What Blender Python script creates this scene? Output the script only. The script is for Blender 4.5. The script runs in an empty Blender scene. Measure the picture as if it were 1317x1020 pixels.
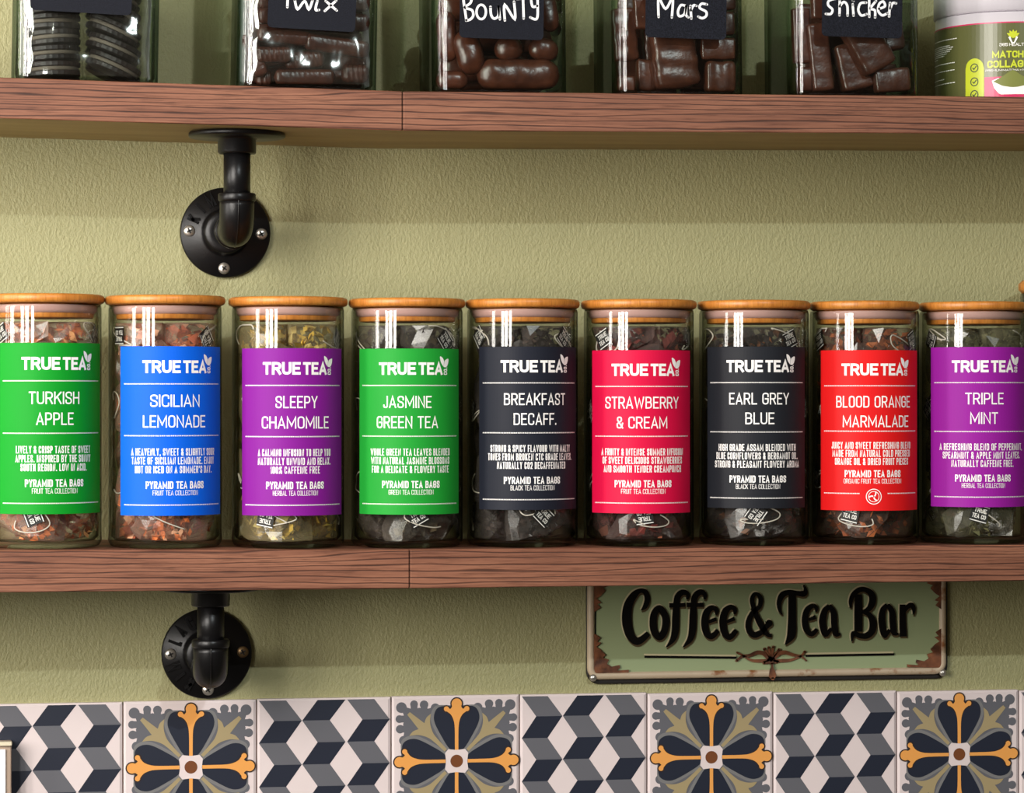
import bpy, math, random
from mathutils import Vector, Matrix, noise
random.seed(11)
sc = bpy.context.scene
COL = sc.collection
# ------------------------------------------------------------------ camera
FPX, DIST, TH, HZ, Z0 = 3600.0, 2.4, math.radians(8.8), 510.0, 1.5
V = (math.sin(TH), math.cos(TH)); R = (math.cos(TH), -math.sin(TH))
CX, CY = -DIST * V[0], -DIST * V[1]
cam_d = bpy.data.cameras.new('camera'); cam = bpy.data.objects.new('camera', cam_d); COL.objects.link(cam)
cam.location = (CX, CY, Z0); cam.rotation_euler = (math.radians(90), 0, -TH)
cam_d.sensor_fit = 'HORIZONTAL'; cam_d.sensor_width = 36; cam_d.lens = FPX / 1317 * 36
cam_d.clip_start = 0.05; cam_d.clip_end = 50
sc.camera = cam
# ------------------------------------------------------------------ view, world, lights
sc.view_settings.view_transform = 'Standard'; sc.view_settings.look = 'None'
sc.view_settings.gamma = 1; sc.view_settings.use_curve_mapping = False
sc.view_settings.exposure = 0.33
sc.cycles.transparent_max_bounces = 40
sc.cycles.max_bounces = 10
WALL = 0.18
w = bpy.data.worlds.new('room_ambient'); sc.world = w; w.use_nodes = True
# dim room with a pale ceiling overhead
_t = w.node_tree; _tc = _t.nodes.new('ShaderNodeTexCoord'); _sx = _t.nodes.new('ShaderNodeSeparateXYZ'); _cr = _t.nodes.new('ShaderNodeValToRGB')
_t.links.new(_tc.outputs['Generated'], _sx.inputs[0]); _t.links.new(_sx.outputs['Z'], _cr.inputs[0])
_cr.color_ramp.elements[0].position = .12; _cr.color_ramp.elements[0].color = (.10, .085, .065, 1)
_cr.color_ramp.elements[1].position = .55; _cr.color_ramp.elements[1].color = (.62, .54, .42, 1)
_t.links.new(_cr.outputs[0], _t.nodes['Background'].inputs[0])
w.node_tree.nodes['Background'].inputs[1].default_value = 0.48

def area(name, loc, target, sx, sy, power, col):
    l = bpy.data.lights.new(name, 'AREA'); l.shape = 'RECTANGLE'; l.size = sx; l.size_y = sy
    l.energy = power; l.color = col
    o = bpy.data.objects.new(name, l); COL.objects.link(o); o.location = loc
    d = Vector(target) - Vector(loc); o.rotation_euler = d.to_track_quat('-Z', 'Y').to_euler()
    return o
# tall window bays to the left behind the photographer
for x, y, wd, pw in ((-1.06, -1.5, .17, 15), (-1.46, -1.5, .22, 19), (-1.93, -1.5, .22, 18), (-1.66, -.46, .15, 11), (-1.70, -.16, .08, 4)):
    area('window_bay_light', (x, y, Z0 + .46), (.05, .1, Z0 + .46), wd, 1.28, pw, (1.0, .95, .89))
# the ceiling lamp that throws the shelf shadow on the wall
area('ceiling_lamp_light', (0.85, -4.8, Z0 + 2.06), (0, 0.1, Z0), .10, .05, 62, (.90, .97, 1.0))

# ------------------------------------------------------------------ helpers
def at(px, py, Y):
    a = (px - 658.5) / FPX
    dx, dy = V[0] + R[0] * a, V[1] + R[1] * a
    t = (Y - CY) / dy
    return Vector((CX + t * dx, Y, Z0 + t * (HZ - py) / FPX))
def depth(x, y): return (x - CX) * V[0] + (y - CY) * V[1]
def lin(c):
    c = c / 255.0
    return c / 12.92 if c <= .04045 else ((c + .055) / 1.055) ** 2.4
def rgb(r, g, b): return (lin(r), lin(g), lin(b), 1)

class MB:
    def __init__(s): s.v = []; s.f = []; s.m = []; s.sm = []
    def add(s, vs, fs, mat=0, smooth=False):
        n = len(s.v); s.v += [tuple(p) for p in vs]
        for f in fs: s.f.append([i + n for i in f]); s.m.append(mat); s.sm.append(smooth)
    def box(s, x0, x1, y0, y1, z0, z1, mat=0):
        vs = [(x, y, z) for x in (x0, x1) for y in (y0, y1) for z in (z0, z1)]
        s.add(vs, [(0, 1, 3, 2), (4, 6, 7, 5), (0, 4, 5, 1), (2, 3, 7, 6), (0, 2, 6, 4), (1, 5, 7, 3)], mat)
    def lathe(s, prof, n=48, mat=0, smooth=True, M=None, cap=True):
        vs = []
        for r, z in prof:
            for k in range(n):
                a = 2 * math.pi * k / n; p = Vector((r * math.cos(a), r * math.sin(a), z))
                vs.append(M @ p if M else p)
        fs = []
        for i in range(len(prof) - 1):
            for k in range(n):
                k2 = (k + 1) % n; fs.append((i * n + k, i * n + k2, (i + 1) * n + k2, (i + 1) * n + k))
        s.add(vs, fs, mat, smooth)
        if cap:
            m = len(s.v) - len(vs)
            if prof[0][0] > 1e-6: s.f.append([m + k for k in reversed(range(n))]); s.m.append(mat); s.sm.append(False)
            if prof[-1][0] > 1e-6: s.f.append([m + (len(prof) - 1) * n + k for k in range(n)]); s.m.append(mat); s.sm.append(False)
    def tube(s, pts, rad, n=10, mat=0, cap=True):
        pts = [Vector(p) for p in pts]; rr = rad if isinstance(rad, (list, tuple)) else [rad] * len(pts)
        up = None; vs = []
        for i, p in enumerate(pts):
            t = (pts[min(i + 1, len(pts) - 1)] - pts[max(i - 1, 0)]).normalized()
            if up is None:
                up = Vector((0, 0, 1)) if abs(t.z) < .9 else Vector((1, 0, 0))
            b = t.cross(up).normalized(); up = b.cross(t).normalized()
            for k in range(n):
                a = 2 * math.pi * k / n; vs.append(p + (b * math.cos(a) + up * math.sin(a)) * rr[i])
        fs = [(i * n + k, i * n + (k + 1) % n, (i + 1) * n + (k + 1) % n, (i + 1) * n + k) for i in range(len(pts) - 1) for k in range(n)]
        if cap: fs += [tuple(reversed(range(n))), tuple((len(pts) - 1) * n + k for k in range(n))]
        s.add(vs, fs, mat, True)
    def prism(s, poly, fn, t, mat=0):
        # poly 2D list; fn(x, y, h) -> 3D ; raised by t with side walls
        n = len(poly); a = [fn(x, y, 0) for x, y in poly]; b = [fn(x, y, t) for x, y in poly]
        s.add(a + b, [tuple(range(n, 2 * n))] + [(i, (i + 1) % n, n + (i + 1) % n, n + i) for i in range(n)], mat)
    def build(s, name, mats, parent=None, bevel=0, seg=2, loc=None):
        me = bpy.data.meshes.new(name); me.from_pydata([tuple(p) for p in s.v], [], s.f)
        for m in (mats if isinstance(mats, (list, tuple)) else [mats]): me.materials.append(m)
        me.polygons.foreach_set('material_index', s.m); me.polygons.foreach_set('use_smooth', s.sm); me.update()
        o = bpy.data.objects.new(name, me); COL.objects.link(o)
        if parent: o.parent = parent
        if loc is not None: o.location = loc
        if bevel:
            b = o.modifiers.new('bevel', 'BEVEL'); b.width = bevel; b.segments = seg; b.limit_method = 'ANGLE'; b.angle_limit = math.radians(40)
        return o
def tag(o, label=None, cat=None, group=None, kind=None):
    if label: o['label'] = label
    if cat: o['category'] = cat
    if group: o['group'] = group
    if kind: o['kind'] = kind
    return o
def thing(name, loc, label, cat, group=None, rot=(0, 0, 0)):
    o = bpy.data.objects.new(name, None); COL.objects.link(o); o.empty_display_size = .02
    o.location = loc; o.rotation_euler = rot
    return tag(o, label, cat, group)

# ---- flat strokes
def smooth_line(pts, sub=6, closed=False):
    out = []; n = len(pts); pts = [tuple(p) for p in pts]
    for i in range(n if closed else n - 1):
        if closed: p0, p1, p2, p3 = (pts[(i + j) % n] for j in (-1, 0, 1, 2))
        else: p0, p1, p2, p3 = pts[max(i - 1, 0)], pts[i], pts[i + 1], pts[min(i + 2, n - 1)]
        for k in range(sub):
            t = k / sub
            out.append(tuple(.5 * (2 * b + (c - a) * t + (2 * a - 5 * b + 4 * c - d) * t * t + (3 * b - a - 3 * c + d) * t ** 3) for a, b, c, d in zip(p0, p1, p2, p3)))
    if not closed: out.append(pts[-1])
    return out
def ribbon(pts, closed=False):
    """pts (x, y, width) -> left and right rails with mitred joints"""
    n = len(pts); L = []; Rr = []
    for i in range(n):
        x, y, wd = pts[i]
        if closed: a, b = pts[i - 1], pts[(i + 1) % n]
        else: a, b = pts[max(i - 1, 0)], pts[min(i + 1, n - 1)]
        d1 = (x - a[0], y - a[1]); d2 = (b[0] - x, b[1] - y)
        l1 = math.hypot(*d1); l2 = math.hypot(*d2)
        if l1 < 1e-9: d1, l1 = d2, l2
        if l2 < 1e-9: d2, l2 = d1, l1
        if l1 < 1e-9: d1 = d2 = (1, 0); l1 = l2 = 1
        n1 = (-d1[1] / l1, d1[0] / l1); n2 = (-d2[1] / l2, d2[0] / l2)
        m = (n1[0] + n2[0], n1[1] + n2[1]); ml = math.hypot(*m)
        if ml < .2: m, ml = n1, 1
        m = (m[0] / ml, m[1] / ml); c = max(.45, m[0] * n1[0] + m[1] * n1[1]); h = wd / 2 / c
        L.append((x + m[0] * h, y + m[1] * h)); Rr.append((x - m[0] * h, y - m[1] * h))
    return L, Rr
def add_ribbon(mb, pts, fn, mat=0, closed=False, caps=False, t=0):
    L, Rr = ribbon(pts, closed); n = len(L)
    if t == 0:
        mb.add([fn(x, y, 0) for x, y in L + Rr], [(i, n + i, n + (i + 1) % n, (i + 1) % n) for i in range(n if closed else n - 1)], mat)
    else:
        vs = [fn(x, y, t) for x, y in L + Rr] + [fn(x, y, 0) for x, y in L + Rr]; fs = []
        for i in range(n if closed else n - 1):
            j = (i + 1) % n
            fs += [(i, n + i, n + j, j), (2 * n + i, i, j, 2 * n + j), (n + i, 3 * n + i, 3 * n + j, n + j)]
        if not closed: fs += [(0, 2 * n, 3 * n, n), (n - 1, 2 * n - 1, 4 * n - 1, 3 * n - 1)]
        mb.add(vs, fs, mat)
    if caps and not closed:
        for p in (pts[0], pts[-1]):
            c = [(p[0] + p[2] / 2 * math.cos(a), p[1] + p[2] / 2 * math.sin(a)) for a in [k * math.pi / 6 for k in range(12)]]
            if t == 0: mb.add([fn(x, y, 0) for x, y in c], [tuple(range(12))], mat)
            else: mb.prism(c, fn, t, mat)

# ---- condensed capitals drawn as strokes
r_ = .5
GL = {'A': (.44, [[(0, 0), (.5, 1), (1, 0)], [(.18, .27), (.82, .27)]]),
 'B': (.40, [[(.4, .53), (0, .53), (0, 1), (.93, 1, r_), (.93, .53, r_), (.3, .53)], [(0, .6), (0, 0), (1, 0, r_), (1, .53, r_), (.3, .53)]]),
 'C': (.39, [[(1, .74), (1, 1, r_), (0, 1, r_), (0, 0, r_), (1, 0, r_), (1, .26)]]),
 'D': (.40, [[(0, .5), (0, 1), (1, 1, r_), (1, 0, r_), (0, 0), (0, .5)]]),
 'E': (.36, [[(1, 1), (0, 1), (0, 0), (1, 0)], [(0, .51), (.85, .51)]]),
 'F': (.35, [[(1, 1), (0, 1), (0, 0)], [(0, .5), (.85, .5)]]),
 'G': (.40, [[(1, .7), (1, 1, r_), (0, 1, r_), (0, 0, r_), (1, 0, r_), (1, .48), (.5, .48)]]),
 'H': (.41, [[(0, 0), (0, 1)], [(1, 0), (1, 1)], [(0, .51), (1, .51)]]),
 'I': (0, [[(0, 0), (0, 1)]]),
 'J': (.30, [[(1, 1), (1, 0, r_), (0, 0, r_), (0, .2)]]),
 'K': (.42, [[(0, 0), (0, 1)], [(1, 1), (0, .38)], [(.36, .62), (1, 0)]]),
 'L': (.34, [[(0, 1), (0, 0), (1, 0)]]),
 'M': (.54, [[(0, 0), (0, 1), (.5, .2), (1, 1), (1, 0)]]),
 'N': (.42, [[(0, 0), (0, 1), (1, 0), (1, 1)]]),
 'O': (.40, [[(0, .5), (0, 1, r_), (1, 1, r_), (1, 0, r_), (0, 0, r_), (0, .5)]]),
 'P': (.39, [[(0, 0), (0, 1), (1, 1, r_), (1, .44, r_), (0, .44)]]),
 'R': (.40, [[(0, 0), (0, 1), (1, 1, r_), (1, .47, r_), (0, .47)], [(.55, .47), (1, 0)]]),
 'S': (.39, [[(1, .72), (1, 1, r_), (0, 1, r_), (0, .56, r_), (1, .44, r_), (1, 0, r_), (0, 0, r_), (0, .28)]]),
 'T': (.38, [[(0, 1), (1, 1)], [(.5, 1), (.5, 0)]]),
 'U': (.40, [[(0, 1), (0, 0, r_), (1, 0, r_), (1, 1)]]),
 'V': (.43, [[(0, 1), (.5, 0), (1, 1)]]),
 'W': (.60, [[(0, 1), (.24, 0), (.5, .85), (.76, 0), (1, 1)]]),
 'X': (.42, [[(0, 0), (1, 1)], [(0, 1), (1, 0)]]),
 'Y': (.42, [[(0, 1), (.5, .45), (1, 1)], [(.5, .47), (.5, 0)]]),
 '0': (.40, [[(0, .5), (0, 1, r_), (1, 1, r_), (1, 0, r_), (0, 0, r_), (0, .5)]]),
 '1': (.20, [[(0, .82), (1, 1), (1, 0)]]),
 '2': (.38, [[(0, .72), (0, 1, r_), (1, 1, r_), (1, .6), (0, 0), (1, 0)]]),
 '3': (.38, [[(0, .75), (0, 1, r_), (1, 1, r_), (1, .53, r_), (.4, .53)], [(.4, .53), (1, .53, r_), (1, 0, r_), (0, 0, r_), (0, .25)]]),
 '5': (.38, [[(1, 1), (0, 1), (0, .55), (1, .62, r_), (1, 0, r_), (0, 0, r_), (0, .25)]]),
 '6': (.38, [[(1, .75), (1, 1, r_), (0, 1, r_), (0, 0, r_), (1, 0, r_), (1, .55, r_), (0, .52)]]),
 '&': (.42, [[(1, 0), (.08, .72), (.08, 1, r_), (.78, 1, r_), (.78, .68), (0, .36), (0, 0, r_), (.8, 0, r_), (1, .42)]]),
 '%': (.50, [[(0, 0), (1, 1)], [(0, .8), (.3, 1), (.3, .65), (0, .65), (0, .8)], [(.7, .15), (.7, .35), (1, .35), (1, 0), (.7, 0), (.7, .15)]]),
 '.': (0, [[(0, 0), (0, .06)]]), ',': (0, [[(0, .06), (0, -.12)]]), "'": (0, [[(0, 1), (0, .78)]]), '+': (.35, [[(0, .45), (1, .45)], [(.5, .2), (.5, .7)]])}
def rounded(pl, wid):
    out = []
    for i, p in enumerate(pl):
        if len(p) == 2 or i in (0, len(pl) - 1): out.append((p[0], p[1])); continue
        a, b = Vector(pl[i - 1][:2]), Vector(pl[i + 1][:2]); c = Vector(p[:2])
        ra = min(p[2] * wid, (a - c).length * .5); rb = min(p[2] * wid, (b - c).length * .5)
        s = c + (a - c).normalized() * ra; e = c + (b - c).normalized() * rb
        for k in range(5):
            t = k / 4; q = s * (1 - t) ** 2 + c * 2 * t * (1 - t) + e * t * t; out.append((q.x, q.y))
    return out
def text_strokes(txt, wt, gap, gx=1.0):
    """unit-height strokes and total width; gx widens the letters, not the strokes"""
    x = 0; out = []
    for ch in txt:
        if ch == ' ': x += (.2 + gap * .6) * min(gx, 1.3); continue
        gw, st = GL[ch]; iw = max(gw * gx - wt, .12 * gx if ch != '1' else .05) if gw else 0
        for pl in st:
            pts = rounded([((q[0] * iw), q[1] * (1 - wt)) + tuple(q[2:]) for q in pl], max(iw, .01))
            out.append([(x + wt / 2 + a, wt / 2 + b) for a, b in pts])
        x += iw + wt + gap
    return out, x - gap
def add_text(mb, txt, x0, x1, y0, y1, fn, wt=.14, gap=.09, mat=0, t=0):
    """fit txt into x0..x1 and y0..y1 (y1 is the top) by widening the letters"""
    h = y1 - y0; want = (x1 - x0) / h; lo, hi = .3, 3.0
    for _ in range(24):
        mid = (lo + hi) / 2
        if text_strokes(txt, wt, gap, mid)[1] < want: lo = mid
        else: hi = mid
    st, W = text_strokes(txt, wt, gap, lo); sx = (x1 - x0) / W
    for pl in st:
        q = [(x0 + a * sx, y0 + b * h) for a, b in pl]
        e = wt * h * .5
        (ax, ay), (bx, by) = q[0], q[1]; d = math.hypot(ax - bx, ay - by) or 1
        c0 = (ax + (ax - bx) / d * e, ay + (ay - by) / d * e)
        (ax, ay), (bx, by) = q[-1], q[-2]; d = math.hypot(ax - bx, ay - by) or 1
        q[-1] = (ax + (ax - bx) / d * e, ay + (ay - by) / d * e); q[0] = c0
        add_ribbon(mb, [(a, b, wt * h) for a, b in q], fn, mat, t=t)

# ------------------------------------------------------------------ materials
def nt(name):
    m = bpy.data.materials.new(name); m.use_nodes = True; t = m.node_tree
    return m, t, t.nodes['Principled BSDF']
def mat(name, col, rough=.5, metal=0, spec=.5, **k):
    m, t, p = nt(name); p.inputs['Base Color'].default_value = col; p.inputs['Roughness'].default_value = rough
    p.inputs['Metallic'].default_value = metal; p.inputs['Specular IOR Level'].default_value = spec
    for a, b in k.items(): p.inputs[a.replace('_', ' ')].default_value = b
    return m
def N(t, typ, **k):
    n = t.nodes.new(typ)
    for a, b in k.items():
        if a in n.inputs: n.inputs[a].default_value = b
        else: setattr(n, a, b)
    return n
def coords(t, scale=(1, 1, 1), src='Object'):
    tc = N(t, 'ShaderNodeTexCoord'); mp = N(t, 'ShaderNodeMapping'); mp.inputs['Scale'].default_value = scale
    t.links.new(tc.outputs[src], mp.inputs[0]); return mp.outputs[0]
def ramp(t, fac, stops):
    r = N(t, 'ShaderNodeValToRGB'); e = r.color_ramp.elements
    while len(e) < len(stops): e.new(.5)
    for el, (p, c) in zip(e, stops): el.position = p; el.color = c
    t.links.new(fac, r.inputs[0]); return r.outputs[0]
def bump(t, p, h, strength, dist):
    b = N(t, 'ShaderNodeBump'); b.inputs['Strength'].default_value = strength; b.inputs['Distance'].default_value = dist
    t.links.new(h, b.inputs['Height']); t.links.new(b.outputs[0], p.inputs['Normal'])

def wall_mat():
    m, t, p = nt('green_wall_paint'); c = coords(t, (1, 1, .62))
    n1 = N(t, 'ShaderNodeTexNoise', Scale=430, Detail=3, Roughness=.6); t.links.new(c, n1.inputs['Vector'])
    n2 = N(t, 'ShaderNodeTexNoise', Scale=4, Detail=2); t.links.new(c, n2.inputs['Vector'])
    col = ramp(t, n2.outputs[0], [(.3, rgb(152, 149, 106)), (.7, rgb(160, 156, 112))])
    t.links.new(col, p.inputs['Base Color']); p.inputs['Roughness'].default_value = .55
    bump(t, p, n1.outputs[0], .62, .0021); return m
def wood_mat():
    m, t, p = nt('brown_wood_laminate')
    c = coords(t, (5, 30, 60)); n1 = N(t, 'ShaderNodeTexNoise', Scale=1.0, Detail=4, Roughness=.6); t.links.new(c, n1.inputs['Vector'])
    c2 = coords(t, (.55, 3, 8)); wv = N(t, 'ShaderNodeTexWave', Scale=8.5, Distortion=13, Detail=3); wv.bands_direction = 'Z'
    wv.inputs['Detail Scale'].default_value = .55; wv.inputs['Detail Roughness'].default_value = .6; t.links.new(c2, wv.inputs['Vector'])
    c3 = coords(t, (30, 60, 700)); n3 = N(t, 'ShaderNodeTexNoise', Scale=1, Detail=3, Roughness=.7); t.links.new(c3, n3.inputs['Vector'])
    base = ramp(t, n1.outputs[0], [(.3, rgb(112, 71, 54)), (.5, rgb(131, 86, 66)), (.72, rgb(150, 102, 79))])
    ln = ramp(t, wv.outputs[0], [(0, (.16, .13, .12, 1)), (.06, (.42, .36, .33, 1)), (.2, (.9, .88, .87, 1)), (.5, (1, 1, 1, 1)), (1, (.86, .84, .83, 1))])
    fl = ramp(t, n3.outputs[0], [(.34, (.50, .44, .40, 1)), (.47, (.92, .9, .88, 1)), (.7, (1.12, 1.12, 1.1, 1))])
    mx = N(t, 'ShaderNodeMix', data_type='RGBA', blend_type='MULTIPLY'); mx.inputs[0].default_value = .9
    t.links.new(base, mx.inputs[6]); t.links.new(ln, mx.inputs[7])
    m2 = N(t, 'ShaderNodeMix', data_type='RGBA', blend_type='MULTIPLY'); m2.inputs[0].default_value = .8
    t.links.new(mx.outputs[2], m2.inputs[6]); t.links.new(fl, m2.inputs[7])
    t.links.new(m2.outputs[2], p.inputs['Base Color']); p.inputs['Roughness'].default_value = .5; p.inputs['Specular IOR Level'].default_value = .3
    bump(t, p, ln, .2, .0005); return m
def underside_mat():
    m, t, p = nt('shelf_underside'); c = coords(t, (5, 40, 40))
    n = N(t, 'ShaderNodeTexNoise', Scale=1.2, Detail=4); t.links.new(c, n.inputs['Vector'])
    t.links.new(ramp(t, n.outputs[0], [(.3, rgb(152, 130, 84)), (.7, rgb(172, 150, 100))]), p.inputs['Base Color'])
    p.inputs['Roughness'].default_value = .6; return m
def bamboo_mat():
    m, t, p = nt('bamboo_lid'); c = coords(t, (55, 55, 8))
    n = N(t, 'ShaderNodeTexNoise', Scale=1, Detail=2); t.links.new(c, n.inputs['Vector'])
    c2 = coords(t, (700, 700, 60)); n2 = N(t, 'ShaderNodeTexNoise', Scale=1, Detail=2); t.links.new(c2, n2.inputs['Vector'])
    b = ramp(t, n.outputs[0], [(.35, rgb(176, 108, 40)), (.5, rgb(206, 134, 58)), (.65, rgb(190, 118, 46))])
    f = ramp(t, n2.outputs[0], [(.3, (.72, .68, .6, 1)), (.6, (1, 1, 1, 1))])
    mx = N(t, 'ShaderNodeMix', data_type='RGBA', blend_type='MULTIPLY'); mx.inputs[0].default_value = 1
    t.links.new(b, mx.inputs[6]); t.links.new(f, mx.inputs[7]); t.links.new(mx.outputs[2], p.inputs['Base Color'])
    p.inputs['Roughness'].default_value = .4; return m
def glass_mat(name, tint, mid, edge, refl=1.0):
    m = bpy.data.materials.new(name); m.use_nodes = True; t = m.node_tree
    t.nodes.remove(t.nodes['Principled BSDF']); out = t.nodes['Material Output']
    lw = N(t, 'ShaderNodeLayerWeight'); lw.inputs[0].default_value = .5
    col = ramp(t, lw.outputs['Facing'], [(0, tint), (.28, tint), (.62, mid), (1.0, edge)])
    tr = N(t, 'ShaderNodeBsdfTransparent'); t.links.new(col, tr.inputs[0])
    gl = N(t, 'ShaderNodeBsdfGlossy'); gl.inputs['Roughness'].default_value = .002
    pw = N(t, 'ShaderNodeMath', operation='POWER'); pw.inputs[1].default_value = 5; t.links.new(lw.outputs['Facing'], pw.inputs[0])
    mu = N(t, 'ShaderNodeMath', operation='MULTIPLY_ADD'); mu.inputs[1].default_value = .8 * refl; mu.inputs[2].default_value = .045 * refl; t.links.new(pw.outputs[0], mu.inputs[0])
    mx = N(t, 'ShaderNodeMixShader'); t.links.new(mu.outputs[0], mx.inputs[0]); t.links.new(tr.outputs[0], mx.inputs[1]); t.links.new(gl.outputs[0], mx.inputs[2])
    t.links.new(mx.outputs[0], out.inputs[0]); return m
def film_mat(name, col, opac, rough=.35, gloss=.06):
    m = bpy.data.materials.new(name); m.use_nodes = True; t = m.node_tree
    t.nodes.remove(t.nodes['Principled BSDF']); out = t.nodes['Material Output']
    tr = N(t, 'ShaderNodeBsdfTransparent'); df = N(t, 'ShaderNodeBsdfDiffuse'); df.inputs[0].default_value = col
    gl = N(t, 'ShaderNodeBsdfGlossy'); gl.inputs['Roughness'].default_value = rough
    lw = N(t, 'ShaderNodeLayerWeight'); lw.inputs[0].default_value = .4
    ad = N(t, 'ShaderNodeMath', operation='MULTIPLY_ADD'); ad.inputs[1].default_value = .6; ad.inputs[2].default_value = opac
    t.links.new(lw.outputs['Facing'], ad.inputs[0])
    mx = N(t, 'ShaderNodeMixShader'); t.links.new(ad.outputs[0], mx.inputs[0]); t.links.new(tr.outputs[0], mx.inputs[1]); t.links.new(df.outputs[0], mx.inputs[2])
    m2 = N(t, 'ShaderNodeMixShader'); m2.inputs[0].default_value = gloss; t.links.new(mx.outputs[0], m2.inputs[1]); t.links.new(gl.outputs[0], m2.inputs[2])
    t.links.new(m2.outputs[0], out.inputs[0]); return m
def choc_mat(name, a, b, rough=.32):
    m, t, p = nt(name); c = coords(t, (1, 1, 1))
    n = N(t, 'ShaderNodeTexNoise', Scale=90, Detail=3); t.links.new(c, n.inputs['Vector'])
    t.links.new(ramp(t, n.outputs[0], [(.35, a), (.7, b)]), p.inputs['Base Color'])
    p.inputs['Roughness'].default_value = rough; bump(t, p, n.outputs[0], .3, .002); return m
def metal_black():
    m, t, p = nt('black_cast_iron'); c = coords(t)
    n = N(t, 'ShaderNodeTexNoise', Scale=900, Detail=2); t.links.new(c, n.inputs['Vector'])
    p.inputs['Base Color'].default_value = rgb(15, 14, 15); p.inputs['Roughness'].default_value = .34; p.inputs['Specular IOR Level'].default_value = .32
    bump(t, p, n.outputs[0], .12, .0006); return m
def rust_frame_mat():
    m, t, p = nt('worn_cream_tin'); c = coords(t)
    n = N(t, 'ShaderNodeTexNoise', Scale=38, Detail=4, Roughness=.65); t.links.new(c, n.inputs['Vector'])
    t.links.new(ramp(t, n.outputs[0], [(.0, rgb(196, 178, 152)), (.56, rgb(184, 164, 138)), (.66, rgb(138, 88, 48)), (.8, rgb(80, 46, 26))]), p.inputs['Base Color'])
    p.inputs['Roughness'].default_value = .45; return m
def speckle_black():
    m, t, p = nt('chalkboard_sticker'); c = coords(t)
    n = N(t, 'ShaderNodeTexNoise', Scale=1600, Detail=2); t.links.new(c, n.inputs['Vector'])
    t.links.new(ramp(t, n.outputs[0], [(.4, rgb(14, 15, 20)), (.68, rgb(36, 38, 48))]), p.inputs['Base Color'])
    p.inputs['Roughness'].default_value = .7; p.inputs['Specular IOR Level'].default_value = .12; return m

M_wall = wall_mat(); M_wood = wood_mat(); M_under = underside_mat(); M_bam = bamboo_mat()
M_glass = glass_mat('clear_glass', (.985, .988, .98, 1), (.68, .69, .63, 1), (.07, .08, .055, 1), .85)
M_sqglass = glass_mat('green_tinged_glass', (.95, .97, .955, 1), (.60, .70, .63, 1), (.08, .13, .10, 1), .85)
M_iron = metal_black(); M_screw = mat('zinc_screw', rgb(196, 190, 180), .3, .8); M_slot = mat('screw_recess', rgb(30, 26, 22), .6)
M_seal = mat('pink_silicone', rgb(198, 158, 150), .45); M_white = mat('white_print', rgb(246, 243, 240), .5)
M_string = mat('cotton_string', rgb(214, 206, 194), .8); M_tagb = mat('black_tag_card', rgb(18, 17, 18), .6)
M_chalk = mat('chalk_marker', rgb(236, 236, 238), .7); M_board = speckle_black()

# ------------------------------------------------------------------ setting: wall and tile band
mb = MB(); mb.box(-1.3, 1.5, WALL, WALL + .08, Z0 - .75, Z0 + .85)
tag(mb.build('wall_back', M_wall), kind='structure')
ZT = [at(px, py, WALL - .006).z for px, py in ((158, 903), (668, 893), (1153, 889))]
def tile_top(x):
    xs = [at(p, 900, WALL).x for p in (158, 668, 1153)]
    if x < xs[1]: k = (x - xs[0]) / (xs[1] - xs[0]); return ZT[0] + (ZT[1] - ZT[0]) * k
    k = (x - xs[1]) / (xs[2] - xs[1]); return ZT[1] + (ZT[2] - ZT[1]) * k
M_t = [mat('tile_glaze_pinkish_white', rgb(216, 202, 201), .32), mat('tile_grey', rgb(94, 94, 100), .4), mat('tile_navy', rgb(27, 32, 47), .4),
       mat('tile_tan', rgb(156, 140, 104), .4), mat('tile_orange', rgb(222, 154, 78), .4), mat('tile_brown', rgb(110, 62, 30), .4),
       mat('tile_outline', rgb(46, 32, 28), .4), mat('tile_light_grey', rgb(116, 115, 115), .4), mat('grout', rgb(170, 140, 124), .8)]
bx = [158, 330, 503, 668, 832, 994, 1153, 1310]
TX = [at(p, 900, WALL - .006).x for p in bx]
TX = [TX[0] - .363, TX[0] - .242, TX[0] - .121] + TX + [TX[-1] + .12, TX[-1] + .24, TX[-1] + .36]
mb = MB()
mb.box(TX[0] - .13, TX[-1] + .13, WALL - .003, WALL + .002, Z0 - .52, min(ZT) - .0015, 8)
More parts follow.
